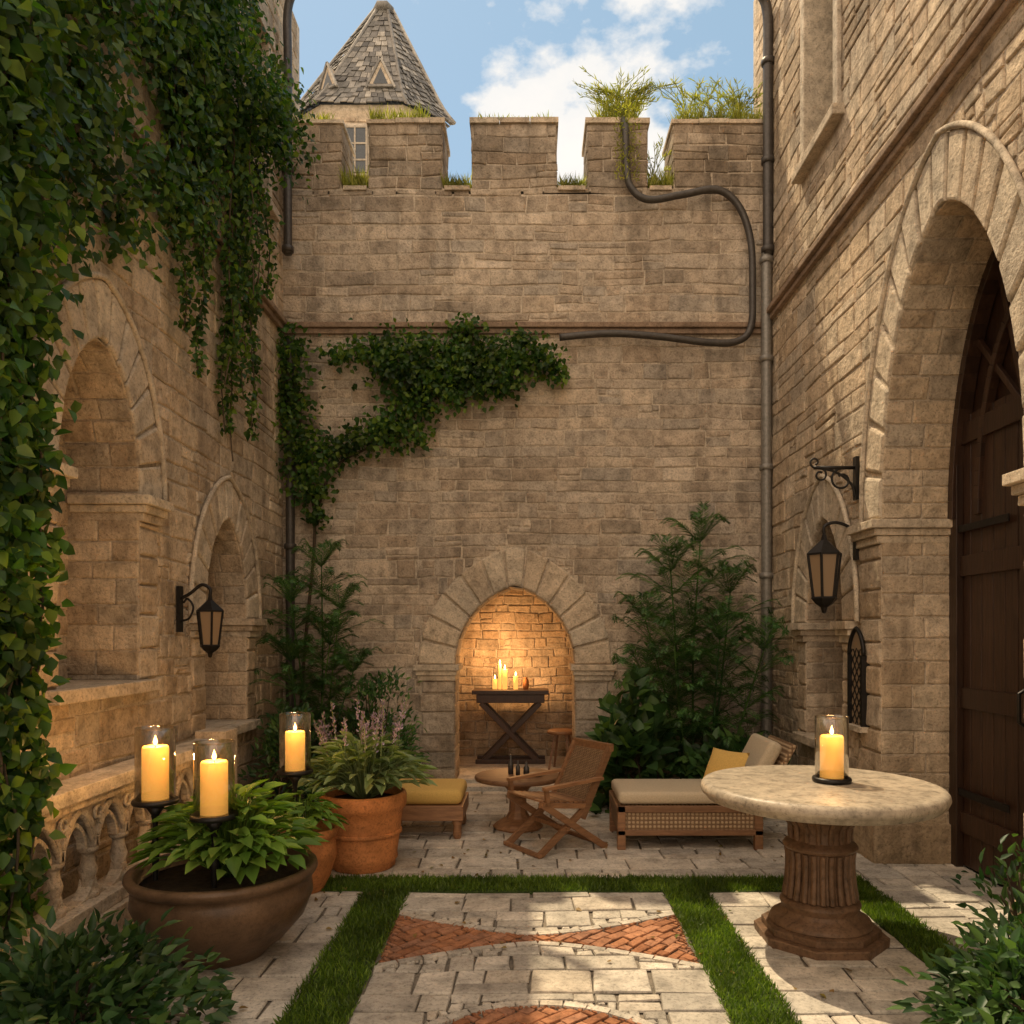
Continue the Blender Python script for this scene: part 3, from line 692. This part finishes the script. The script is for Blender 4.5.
def palm(name,stalks,mat,Lf,leaf,boxx,wid=.0075,per=8):
    """clump of canes, each carrying whorls of long arching fronds with fine paired leaflets"""
    pr_=empty(name); mb=MB(); P_=[];T_=[];N_=[];Ls=[]
    for (x,y,tx,h) in stalks:
        b=Vector((x,y,0)); top=Vector((tx,y+R(-.12,.12),h)); mid=b.lerp(top,.5)+Vector((R(-.05,.05),0,.06))
        sp=smoothpath([b,mid,top],14); mb.tube(sp,[.014*(1-.6*i/(len(sp)-1)) for i in range(len(sp))],M_bam,6)
        nodes=[1.0]+[1.0-.30*k/h for k in range(1,int(h/.30))]
        for t in nodes:
            i=int(t*(len(sp)-1)); p=sp[i]; a0=R(0,6.28); m=per if t<1 else per+3
            for k in range(m):
                az=a0+k*6.283/m+R(-.25,.25); L=R(*Lf)*(1.0 if t<1 else .85); up=R(.25,1.1) if t<1 else R(.5,2.2)
                hx,hy=math.cos(az),math.sin(az)*.75-.1
                d0=Vector((hx,hy,up)).normalized()
                e=p+d0*L*.5; e2=p+Vector((d0.x*L*.85,d0.y*L*.85,d0.z*L*.75)); e3=e2+Vector((d0.x*L*.25,d0.y*L*.25,-L*.10))
                for q in(e,e2,e3):
                    q.x=min(max(q.x,boxx[0]),boxx[1]); q.y=min(q.y,8.1)
                fr=smoothpath([p,e,e2,e3],6); mb.tube([fr[0],fr[5],fr[10],fr[-1]],.0028,M_bam,3)
                for i2 in range(2,len(fr)):
                    d=(fr[i2]-fr[i2-1])
                    if d.length<1e-4: continue
                    d.normalize(); s=d.cross(Vector((0,0,1)))
                    if s.length<.1: s=Vector((1,0,0))
                    s.normalize(); u=i2/len(fr); w=(1.15-.85*u)*min(1,u*4)
                    for rep in range(2):
                        p0=fr[i2-1].lerp(fr[i2],rep/2)
                        for sg in(-1,1):
                            P_.append(p0);T_.append(d*.85+s*sg*R(.75,1)+Vector((0,0,R(-.35,.15))));N_.append(s.cross(d)+Vector((R(-.25,.25),R(-.25,.25),0)));Ls.append(leaf*w*R(.85,1.15))
    leaves('fronds',P_,T_,N_,np.array(Ls),wid,mat,pr_,True); mb.obj('canes',pr_)
palm('feathery_palm',[(1.5,7.7,1.12,1.75),(1.5,7.75,1.35,2.2),(1.6,7.75,1.66,2.5),(1.7,7.7,1.95,2.0),(1.8,7.6,2.2,1.45),(1.55,7.5,1.35,1.5),(1.7,7.45,1.8,1.55),(1.5,7.55,1.08,1.2)],M_bam,(.42,.62),.12,(.82,2.40))
palm('feathery_palm',[(-2.1,7.6,-2.25,1.9),(-2.05,7.7,-2.0,2.25),(-2.0,7.6,-1.8,1.85),(-2.0,7.5,-1.9,1.5),(-1.9,7.4,-1.65,1.25),(-2.15,7.4,-2.2,1.35)],M_bam,(.34,.50),.10,(-2.5,-1.35))
def bush(name,cx,cy,rx,ry,h,n,L,W,mat,z0=0.0,spread=.7,nb=70):
    pr_=empty(name); c=[]
    for _ in range(nb):
        a=R(0,6.28);q=math.sqrt(random.random());z=R(.05,1)
        s=(1-z**2.2*.7); c.append((cx+rx*q*math.cos(a)*s,cy+ry*q*math.sin(a)*s,z0+h*z*R(.7,1.2)))
    p,t,nn=clump(c,n,(.06,.06,.055),(0,-.5,.9),spread,.1)
    o=p-np.array([cx,cy,z0+h*.3]); t=o/ (np.linalg.norm(o,axis=1,keepdims=True)+1e-6)+rnd(n,.5); p[:,2]=np.maximum(p[:,2],.02); p[:,1]=np.minimum(p[:,1],8.1)
    leaves('leaves',p,t,nn,rng.uniform(L*.6,L*1.2,n),W,mat,pr_)
    mb=MB()
    for q in c[:36]: mb.tube(smoothpath([(cx,cy,z0),(cx*.5+q[0]*.5,cy*.5+q[1]*.5,z0+h*.5),q],4),.005,M_stem,5)
    mb.obj('stems',pr_)
bush('leafy_shrub',.92,7.3,.36,.4,.95,650,.18,.12,M_bush)
bush('leafy_shrub',1.85,7.2,.55,.5,.58,900,.14,.08,M_bush)
bush('leafy_shrub',-1.45,7.5,.45,.4,1.05,1900,.075,.026,M_bam)
bush('leafy_shrub',-2.1,7.0,.3,.5,.85,1200,.08,.033,M_bush)
bush('leafy_shrub',-1.70,2.95,.62,.40,.40,2200,.075,.034,M_bush,nb=90)
bush('leafy_shrub',1.95,2.95,.50,.42,.44,1800,.08,.032,M_bush,nb=90)
bush('leafy_shrub',2.2,3.5,.20,.25,.62,380,.07,.026,M_bush,nb=40)
def tuft(name,items,mat=M_dry):
    P_=[];T_=[];Ls=[]
    for x,y,z,n,h,s in items:
        for _ in range(n):
            P_.append((x+R(-s,s),y+R(-.14,.14),z)); T_.append((R(-.6,.6),R(-.6,.6),1)); Ls.append(h*R(.4,1.2))
    n=len(P_); return leaves(name,P_,T_,rnd(n),np.array(Ls),.011,mat,None,True)
tuft('wall_grass',[(-1.35,8.3,6.89,650,.17,.30),(-.17,8.3,6.89,360,.08,.40),(2.0,8.32,6.89,900,.20,.48),(-1.8,8.3,6.2,600,.22,.12),(-.75,8.3,6.2,450,.16,.14),(.43,8.3,6.2,450,.15,.14),(1.34,8.3,6.2,450,.20,.12),(-2.3,8.3,6.89,300,.1,.3),(.9,8.3,6.89,450,.26,.2)])
wp=empty('wall_weeds'); mb=MB(); P_=[];T_=[];Ls=[]
for k in range(150):
    cx=random.choice([.85,.92,.95,1.0,1.05,1.0,1.65,1.8,1.95,2.15,2.2,1.3]); zb=6.89 if cx!=1.3 else 6.22
    a=R(-1,1); L=R(.3,.62) if cx<1.5 else R(.25,.55)
    sp=smoothpath([(cx+R(-.1,.1),8.33,zb),(cx+a*L*.3,8.31,zb+L*.6),(cx+a*L*.85,8.28,zb+L*R(.5,1))],6)
    mb.tube(sp,.003,M_dry,4)
    for i in range(2,len(sp)):
        for r in range(2): P_.append(sp[i]); T_.append((a+R(-.6,.6),R(-.6,.6),R(.2,1.4))); Ls.append(R(.04,.10))
for k in range(420):
    z=R(6.2,6.95); P_.append((R(.85,1.1)+.03*(z-6.2),8.1+R(-.07,.03),z)); T_.append((R(-1,1),-.6,R(-.6,1)));Ls.append(R(.03,.08))
leaves('weed_leaves',P_,T_,rnd(len(P_)),np.array(Ls),.011,M_dry,wp,True); mb.obj('weed_stems',wp)
# ------------------------------------------------------------------ potted plants
def rosette(c,n,h,r,L,W,mat,parent,up=.35,fall=.8):
    P_=[];T_=[];N_=[];Ls=[]; mb=MB()
    for k in range(n):
        az=R(0,6.283);q=R(.05,1)**.8; rr=r*q; z=h*(1-.6*q*q)*R(.6,1.05)
        p=Vector((c[0]+rr*math.cos(az),c[1]+rr*math.sin(az),c[2]+z)); out=Vector((math.cos(az),math.sin(az),0))
        base=Vector(c)+out*.04
        mb.tube(smoothpath([base,base.lerp(p,.6)+Vector((0,0,.04)),p],4),.004,mat,4)
        P_.append(p);T_.append(out+Vector((R(-.5,.5),R(-.5,.5),up-q*fall+R(-.2,.2))));N_.append(Vector((0,0,1))+out*R(-.2,.6)+Vector((R(-.35,.35),R(-.35,.35),0)));Ls.append(L*R(.6,1.2))
    leaves('foliage',P_,T_,N_,np.array(Ls),np.array(Ls)*W,mat,parent); mb.obj('petioles',parent)
bp_=empty('bowl_planter'); mb=MB(); C=(-1.53,3.98,0)
mb.lathe([(.19,0),(.21,.02),(.22,.04),(.30,.10),(.39,.20),(.43,.30),(.425,.36),(.41,.385),(.44,.40),(.455,.425),(.45,.445),(.42,.45),(.40,.43),(.39,.38)],M_bowl,C,64)
mb.lathe([(.0,.39),(.2,.40),(.39,.385)],M_soil,C,40); mb.obj('bowl',bp_)
rosette((C[0]+.04,C[1],.40),340,.42,.36,.13,.50,M_hos,bp_,.6,.8)
tp=empty('terracotta_planter'); mb=MB(); C=(-1.15,5.5,0)
mb.lathe([(.20,0),(.215,.015),(.22,.05),(.235,.07),(.23,.10),(.262,.34),(.27,.40),(.285,.415),(.295,.44),(.295,.50),(.285,.52),(.265,.52),(.255,.46)],M_terra,C,56)
mb.lathe([(0,.47),(.26,.46)],M_soil,C,30)
mb.lathe([(.252,.235),(.262,.24),(.262,.26),(.256,.265)],M_terra,C,56)
mb.obj('pot',tp); rosette((C[0],C[1],.47),460,.42,.42,.12,.42,M_sage,tp,.7,.9)
P_=[];T_=[];Ls=[];mb=MB()
for k in range(26):
    x=C[0]+R(-.25,.25);y=C[1]+R(-.25,.2);h=R(.42,.70);dx=(x-C[0])*.5
    sp=smoothpath([(x,y,.55),(x+dx*.4,y,.55+h*.5),(x+dx+R(-.03,.03),y,.5+h)],4); mb.tube(sp,.003,M_sage,4)
    for q in range(34):
        t=R(.6,1); i=int(t*(len(sp)-1)); P_.append(sp[i]+Vector((R(-.009,.009),R(-.009,.009),R(-.03,.03)))); T_.append((R(-1,1),R(-1,1),.8)); Ls.append(.026)
leaves('lavender_spikes',P_,T_,rnd(len(P_)),np.array(Ls),.012,M_lav,tp); mb.obj('lavender_stems',tp)
t2=empty('terracotta_planter'); mb=MB(); C=(-1.42,4.98,0)
mb.lathe([(.12,0),(.13,.02),(.17,.10),(.205,.22),(.20,.30),(.185,.33),(.205,.345),(.215,.37),(.21,.395),(.19,.40),(.18,.36)],M_terra,C,48); mb.lathe([(0,.36),(.185,.35)],M_soil,C,30)
mb.obj('pot',t2); rosette((C[0],C[1],.36),110,.24,.2,.11,.45,M_hos,t2)
# ------------------------------------------------------------------ candles
def light(name,loc,w,r=.03,c=(1,.55,.2),parent=None):
    l=bpy.data.lights.new(name,'POINT'); l.energy=w; l.color=c; l.shadow_soft_size=r
    o=bpy.data.objects.new(name,l); o.location=loc; sc.collection.objects.link(o)
    if parent:o.parent=parent
    return o
def candle(mb,x,y,z,r,h):
    mb.lathe([(r,0),(r,h-.01),(r*.9,h),(r*.55,h-.012),(0,h-.016)],M_wax,(x,y,z),28)
    mb.tube([(x,y,z+h-.016),(x,y,z+h+.01)],.002,M_iron,5)
    mb.lathe([(.001,0),(.008,.008),(.010,.018),(.006,.034),(.0005,.052)],M_flame,(x,y,z+h+.002),12)
def hurricane(name,x,y,z,rg,hg,rc,hc,foot,w=2.):
    e=empty(name); mb=MB(); candle(mb,x,y,z+.012,rc,hc); mb.obj('pillar_candle',e)
    g=MB(); g.lathe([(rg,.0),(rg,hg),(rg-.004,hg),(rg-.004,.0)],M_glass,(x,y,z+.012),40)
    g.tube([(x+(rg-.002)*math.cos(k*.157),y+(rg-.002)*math.sin(k*.157),z+.012+hg) for k in range(41)],.0035,M_glass,6); g.obj('glass_shade',e)
    s=MB(); s.lathe([(rg*.7,-.02),(rg+.012,-.012),(rg+.016,0),(rg+.012,.011),(0,.012)],M_iron,(x,y,z),36)
    if foot<z-.05:
        H=z-foot; s.lathe([(.02,0),(.013,.02),(.012,H*.3),(.018,H*.42),(.024,H*.5),(.016,H*.58),(.012,H*.75),(.02,H*.86),(.05,H-.02)],M_iron,(x,y,foot),16)
    s.obj('holder',e); light('candle_light',(x,y,z+hc+.05),w,.03,parent=e)
hurricane('candle_lantern',-1.85,3.93,.78,.093,.35,.062,.26,.30,18)
hurricane('candle_lantern',-1.50,3.78,.74,.093,.34,.062,.25,.30,14)
hurricane('candle_lantern',-1.47,4.98,.745,.095,.35,.06,.24,.30,14)
hurricane('candle_lantern',1.60,4.22,.835,.085,.32,.06,.22,.83,5)
# ------------------------------------------------------------------ stone table
t=empty('pedestal_table'); mb=MB(); C=(1.53,4.2,0)
mb.lathe([(.39,.715),(.545,.722),(.585,.735),(.59,.752),(.61,.762),(.617,.78),(.613,.80),(.60,.815),(.575,.82),(.56,.8175),(.545,.82),(0,.82)],M_tab,C,96)
mb.obj('table_top',t)
mb=MB()
mb.lathe([(.335,0),(.34,.045),(.335,.05)],M_tped,C,8,smooth=False,rot=.39)
mb.lathe([(.30,.051),(.30,.085),(.275,.095)],M_tped,C,8,smooth=False,rot=.39)
mb.lathe([(.262,.096),(.25,.12),(.205,.14),(.19,.165),(.20,.185),(.205,.20),(.195,.215),(.165,.225)],M_tped,C,48)
for k in range(24):
    a=k*math.pi/12
    mb.tube([(C[0]+r*math.cos(a),C[1]+r*math.sin(a),z) for r,z in((.178,.226),(.166,.30),(.160,.38),(.160,.44),(.166,.475))],.017,M_tped,6)
mb.lathe([(.172,.226),(.158,.30),(.152,.38),(.155,.44),(.16,.48)],M_tped,C,48)
mb.lathe([(.18,.478),(.19,.495),(.18,.51),(.15,.525),(.143,.56),(.148,.60),(.17,.63),(.215,.67),(.255,.69),(.265,.714)],M_tped,C,48)
for k in range(16):
    a=k*math.pi/8
    mb.tube([(C[0]+r*math.cos(a),C[1]+r*math.sin(a),z) for r,z in((.150,.53),(.152,.60),(.178,.635),(.222,.675))],.014,M_tped,6)
mb.obj('pedestal',t,bevel=.004)
# ------------------------------------------------------------------ coffee table
t=empty('coffee_table'); mb=MB(); C=(-.10,6.6,0)
mb.lathe([(.33,.40),(.355,.405),(.36,.42),(.355,.437),(.34,.442),(0,.442)],M_wood,C,56)
mb.lathe([(.20,0),(.21,.02),(.18,.05),(.10,.09),(.075,.14),(.07,.24),(.09,.32),(.15,.38),(.22,.40)],M_wood,C,10,smooth=False)
mb.obj('table',t,bevel=.003)
mb=MB()
for dx,dy,h,r in((-.06,.03,.16,.022),(.0,-.03,.12,.018),(.07,.02,.10,.025)):
    mb.lathe([(r,0),(r,h*.55),(r*.4,h*.7),(r*.35,h),(.001,h)],M_pipe,(C[0]+dx,C[1]+dy,.443),14)
mb.lathe([(.02,0),(.05,.012),(.06,.025),(.05,.022),(0,.012)],M_trim,(C[0]+.15,C[1]-.08,.443),18); mb.obj('bottles_and_dish',t)
# ------------------------------------------------------------------ folding chair
def chair(name,loc,rot,s=1):
    e=empty(name,loc); e.rotation_euler=(0,0,rot); e.scale=(s,s,s); mb=MB()
    for sy in(-.25,.25):
        mb.bar((-.34,sy,.0),(.26,sy*.96,.40),.03,.05,M_wood)
        mb.bar((.30,sy*.88,.0),(-.20,sy*.88,.36),.03,.05,M_wood)
        mb.bar((-.12,sy*.9,.25),(-.40,sy*.9,.78),.035,.05,M_wood)
        mb.bar((-.30,sy,.55),(.26,sy,.52),.05,.025,M_wood)
        mb.bar((.22,sy,.39),(.24,sy,.52),.03,.03,M_wood)
        mb.bar((-.18,sy*.9,.34),(.28,sy*.9,.40),.03,.04,M_wood)
    for x,z in((-.34,.02),(.29,.02),(.03,.19)): mb.bar((x,-.25,z),(x,.25,z),.03,.03,M_wood)
    for i in range(10):
        x=-.15+i*.046; z=.36+.06*(x+.18)/.46; mb.bar((x,-.23,z+.01),(x,.23,z+.01),.034,.014,M_wood)
    mb.bar((-.40,-.25,.78),(-.40,.25,.78),.04,.06,M_wood); mb.bar((-.17,-.24,.36),(-.17,.24,.36),.03,.04,M_wood)
    A=lambda v,t:(-.178-.215*t,v,.375+.395*t)
    for k in range(-16,18):
        for s in(1,-1):
            q=[]
            for j in range(33):
                t=j/32; v=(k/16)*.42+s*(t-.5)*.40
                if abs(v)<.212: q.append(A(v,t))
            if len(q)>2: mb.bar(q[0],q[-1],.009,.006,M_ratf,(-.88,0,-.47))
    mb.add([A(-.212,0),A(.212,0),A(.212,1),A(-.212,1)],[(0,1,2,3)],M_ratf,False,Matrix.Translation((-.006,0,-.004)))
    o=mb.obj('folding_chair_frame',None,bevel=.002); o.parent=e
    return e
chair('folding_chair',(.17,6.0,.005),math.radians(214),.95)
mb=MB(); C=(.36,8.98,.085)
mb.lathe([(.15,.40),(.165,.41),(.165,.435),(.15,.445),(0,.445)],M_wood,C,24)
for a in range(4):
    q=a*math.pi/2+.5; mb.bar((C[0]+.09*math.cos(q),C[1]+.09*math.sin(q),C[2]+.40),(C[0]+.17*math.cos(q),C[1]+.17*math.sin(q),C[2]),.025,.025,M_wood)
mb.obj('wooden_stool')
ct=empty('console_table'); mb=MB(); X0,X1,Ya,Yb=-.68,.22,9.3,9.72
mb.box(X0,X1,Ya,Yb,.90,.95,M_dark); mb.box(X0+.05,X1-.05,Ya+.03,Yb-.03,.80,.898,M_dark)
for y in(Ya+.06,Yb-.06):
    mb.bar((X0+.10,y,.80),(X1-.12,y+.001,.10),.05,.06,M_dark); mb.bar((X1-.10,y+.02,.80),(X0+.12,y+.021,.10),.05,.06,M_dark)
    mb.bar((X0+.04,y,.11),(X1-.04,y,.11),.06,.05,M_dark)
mb.obj('table',ct,bevel=.004)
mb=MB()
for x,h,r in((-.42,.12,.03),(-.30,.24,.03),(-.17,.16,.028),(-.36,.30,.02)): candle(mb,x,9.5+R(-.05,.05),.952,r,h)
mb.lathe([(.03,0),(.04,.05),(.035,.1),(.02,.13),(.025,.14)],M_terra,(-.05,9.5,.952),16); mb.obj('candles',ct)
light('candle_light',(-.30,9.42,1.32),34,.06,(1,.52,.2),ct)
# ------------------------------------------------------------------ chaise longue
def rbox(name,x0,x1,y0,y1,z0,z1,mat,parent,r=.04,M=None):
    mb=MB(); mb.box(x0,x1,y0,y1,z0,z1,mat); o=mb.obj(name,parent); b=o.modifiers.new('b','BEVEL'); b.width=r; b.segments=5
    for p in o.data.polygons:p.use_smooth=True
    if M: o.matrix_local=M
    return o
ch=empty('chaise_longue')
rbox('seat_cushion',.66,1.72,5.92,6.5,.335,.43,M_fab,ch,.035)
mb=MB(); mb.box(.66,1.72,5.92,6.50,.12,.325,M_rat)
for x in(.68,1.70):
    for y in(5.93,6.49): mb.box(x-.03,x+.03,y-.03,y+.03,0,.33,M_wood)
mb.box(.65,1.73,5.90,5.93,.28,.33,M_wood); mb.box(.65,1.73,5.90,5.93,.11,.15,M_wood); mb.box(.645,.67,5.92,6.5,.28,.33,M_wood)
mb.obj('rattan_base',ch,bevel=.005)
Mb=Matrix.Translation((1.66,6.2,.42))@Matrix.Rotation(math.radians(28),4,'Y')
rbox('back_cushion',-.06,.05,-.27,.27,0,.42,M_fab,ch,.04,Mb)
mb=MB(); Mk=Matrix.Translation((1.70,6.2,.36))@Matrix.Rotation(math.radians(28),4,'Y'); mb.box(.02,.06,-.29,.29,0,.50,M_rat,Mk); mb.obj('backrest_frame',ch,bevel=.01)
def pillow_obj(name,loc,rot,s,mat,parent):
    mb=MB(); n=12;vs=[];fs=[]
    for side in(1,-1):
        for i in range(n+1):
            for j in range(n+1):
                u=i/n*2-1;v=j/n*2-1; k=(max(0,(1-u*u)*(1-v*v)))**.38
                vs.append((u*s*(1-.06*(1-v*v)),v*s*(1-.06*(1-u*u)),side*k*s*.33))
    for sd in range(2):
        o=sd*(n+1)**2
        for i in range(n):
            for j in range(n): a=o+i*(n+1)+j; fs.append((a,a+1,a+n+2,a+n+1))
    M=Matrix.Translation(loc)@rot; mb.add(vs,fs,mat,True,M); return mb.obj(name,parent)
pillow_obj('throw_pillow',(1.47,6.04,.56),Matrix.Rotation(math.radians(35),4,'Z')@Matrix.Rotation(math.radians(-62),4,'Y'),.18,M_yel,ch)
ob=empty('cushioned_bench')
rbox('cushion',-1.15,-.53,6.2,6.75,.27,.39,M_yel,ob,.05)
mb=MB(); mb.box(-1.15,-.52,6.19,6.76,.15,.268,M_wood)
for x in(-1.11,-.57):
    for y in(6.24,6.72): mb.lathe([(.025,0),(.035,.04),(.03,.1),(.045,.15)],M_wood,(x,y,0),12)
mb.obj('base',ob,bevel=.008)
# ------------------------------------------------------------------ wall lanterns
def lantern_body(mb,c,s=1.0):
    x,y,z=c
    mb.lathe([(.001,0),(.012*s,-.01*s),(.02*s,-.04*s),(.03*s,-.05*s),(.085*s,-.10*s),(.10*s,-.115*s),(.10*s,-.125*s)],M_iron,c,6,smooth=False)
    mb.lathe([(.088*s,-.126*s),(.06*s,-.36*s)],M_amb,c,6,smooth=False)
    for k in range(6):
        a=k*math.pi/3; mb.bar((x+.092*s*math.cos(a),y+.092*s*math.sin(a),z-.125*s),(x+.063*s*math.cos(a),y+.063*s*math.sin(a),z-.36*s),.012*s,.012*s,M_iron)
    mb.lathe([(.07*s,-.36*s),(.075*s,-.37*s),(.05*s,-.40*s),(.02*s,-.42*s),(.012*s,-.45*s),(.001,-.455*s)],M_iron,c,6,smooth=False)
wl=MB(); y=5.72
frame_box(wl,SL,y-.03,y+.03,1.62,1.95,.02,.045,M_iron)
wl.tube(smoothpath([(-2.51,y,1.86),(-2.44,y,1.90),(-2.36,y,1.96),(-2.30,y,1.93),(-2.30,y,1.88)],6),.012,M_iron,8)
wl.tube(smoothpath([(-2.51,y,1.70),(-2.45,y,1.72),(-2.42,y,1.80),(-2.46,y,1.86),(-2.49,y,1.83)],6),.008,M_iron,8)
lantern_body(wl,(-2.30,y,1.89),1.0); wl.obj('wall_lantern',None)
wr=MB(); y=5.95
lantern_body(wr,(2.20,y,2.36),1.32); frame_box(wr,SRR,y-.03,y+.03,2.16,2.42,.02,.045,M_iron)
wr.tube(smoothpath([(2.44,y,2.36),(2.36,y,2.42),(2.27,y,2.44),(2.20,y,2.41),(2.20,y,2.35)],6),.012,M_iron,8)
wr.obj('wall_lantern',None)
br=MB(); z=2.85
frame_box(br,SRR,y-.03,y+.03,z-.24,z+.08,.02,.045,M_iron)
br.tube([(2.44,y,z),(2.12,y,z)],.014,M_iron,8)
sp=lambda cx,cz,r,a0,a1,k=24:[(cx+r*(1-.6*i/k)*math.cos(a0+(a1-a0)*i/k),y,cz+r*(1-.6*i/k)*math.sin(a0+(a1-a0)*i/k)) for i in range(k+1)]
br.tube(sp(2.33,z-.09,.085,math.pi/2,math.pi/2+7),.009,M_iron,7); br.tube(sp(2.17,z-.055,.05,math.pi/2,math.pi/2-7),.008,M_iron,7); br.tube(sp(2.13,z+.04,.04,-math.pi/2,-math.pi/2-6),.008,M_iron,7)
br.tube(smoothpath([(2.43,y,z-.22),(2.40,y,z-.12),(2.28,y,z-.03),(2.13,y,z)],6),.01,M_iron,7)
br.obj('iron_wall_bracket',None)
# ------------------------------------------------------------------ light & world
sd=Vector((-.31,.5,1.0)).normalized()
el=math.asin(sd.z); rotz=math.atan2(sd.x,sd.y)
sun=bpy.data.lights.new('sun','SUN'); sun.energy=5; sun.angle=math.radians(.5); sun.color=(1,.80,.52)
so=bpy.data.objects.new('sun',sun); so.rotation_euler=sd.to_track_quat('Z','Y').to_euler(); so.location=(0,0,20); sc.collection.objects.link(so)
w=bpy.data.worlds.new('World'); sc.world=w; w.use_nodes=True; t=w.node_tree; bg=t.nodes['Background']
sky=N(t,'ShaderNodeTexSky',sky_type='NISHITA'); sky.sun_disc=False; sky.sun_elevation=el; sky.sun_rotation=rotz; sky.air_density=1.0; sky.dust_density=.4
co=N(t,'ShaderNodeTexCoord').outputs['Generated']
skyc=mixc(t,'MIX',.5,sky.outputs[0],(3.4,4.9,5.5))
n1=noi(t,co,5.5,7,.56,(1,1,1.7))
vm=N(t,'ShaderNodeVectorMath',operation='DISTANCE'); vm.inputs[1].default_value=tuple(Vector((.15,1,.59)).normalized())
t.links.new(co,vm.inputs[0])
msk=ramp(t,vm.outputs['Value'],[(0,.15),(.13,.09),(.20,-.0),(1,.0)])
sx=N(t,'ShaderNodeSeparateXYZ'); t.links.new(co,sx.inputs[0])
ad=N(t,'ShaderNodeMath',operation='ADD'); t.links.new(n1,ad.inputs[0]); t.links.new(msk,ad.inputs[1])
cf=ramp(t,ad.outputs[0],[(.56,0),(.63,.85),(.78,1)])
c1=mixc(t,'MIX',cf,skyc,(7.6,7.2,6.7))
# warm fill glow added to the unseen sky behind and left of the viewer
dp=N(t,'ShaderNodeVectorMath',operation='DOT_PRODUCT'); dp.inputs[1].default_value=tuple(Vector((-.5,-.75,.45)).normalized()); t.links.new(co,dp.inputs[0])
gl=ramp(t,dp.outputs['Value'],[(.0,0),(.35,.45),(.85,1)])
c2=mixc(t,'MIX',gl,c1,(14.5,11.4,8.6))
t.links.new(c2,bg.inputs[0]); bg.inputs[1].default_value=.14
cam=bpy.data.cameras.new('camera'); co_=bpy.data.objects.new('camera',cam); sc.collection.objects.link(co_); sc.camera=co_
co_.location=(0,0,1.6); co_.rotation_euler=(math.pi/2,0,0); cam.lens=27.98; cam.sensor_width=36
cam.shift_x=-.0176; cam.shift_y=.120; cam.clip_end=2000; cam.clip_start=.05
sc.view_settings.view_transform='Standard'; sc.view_settings.look='None'; sc.view_settings.exposure=0
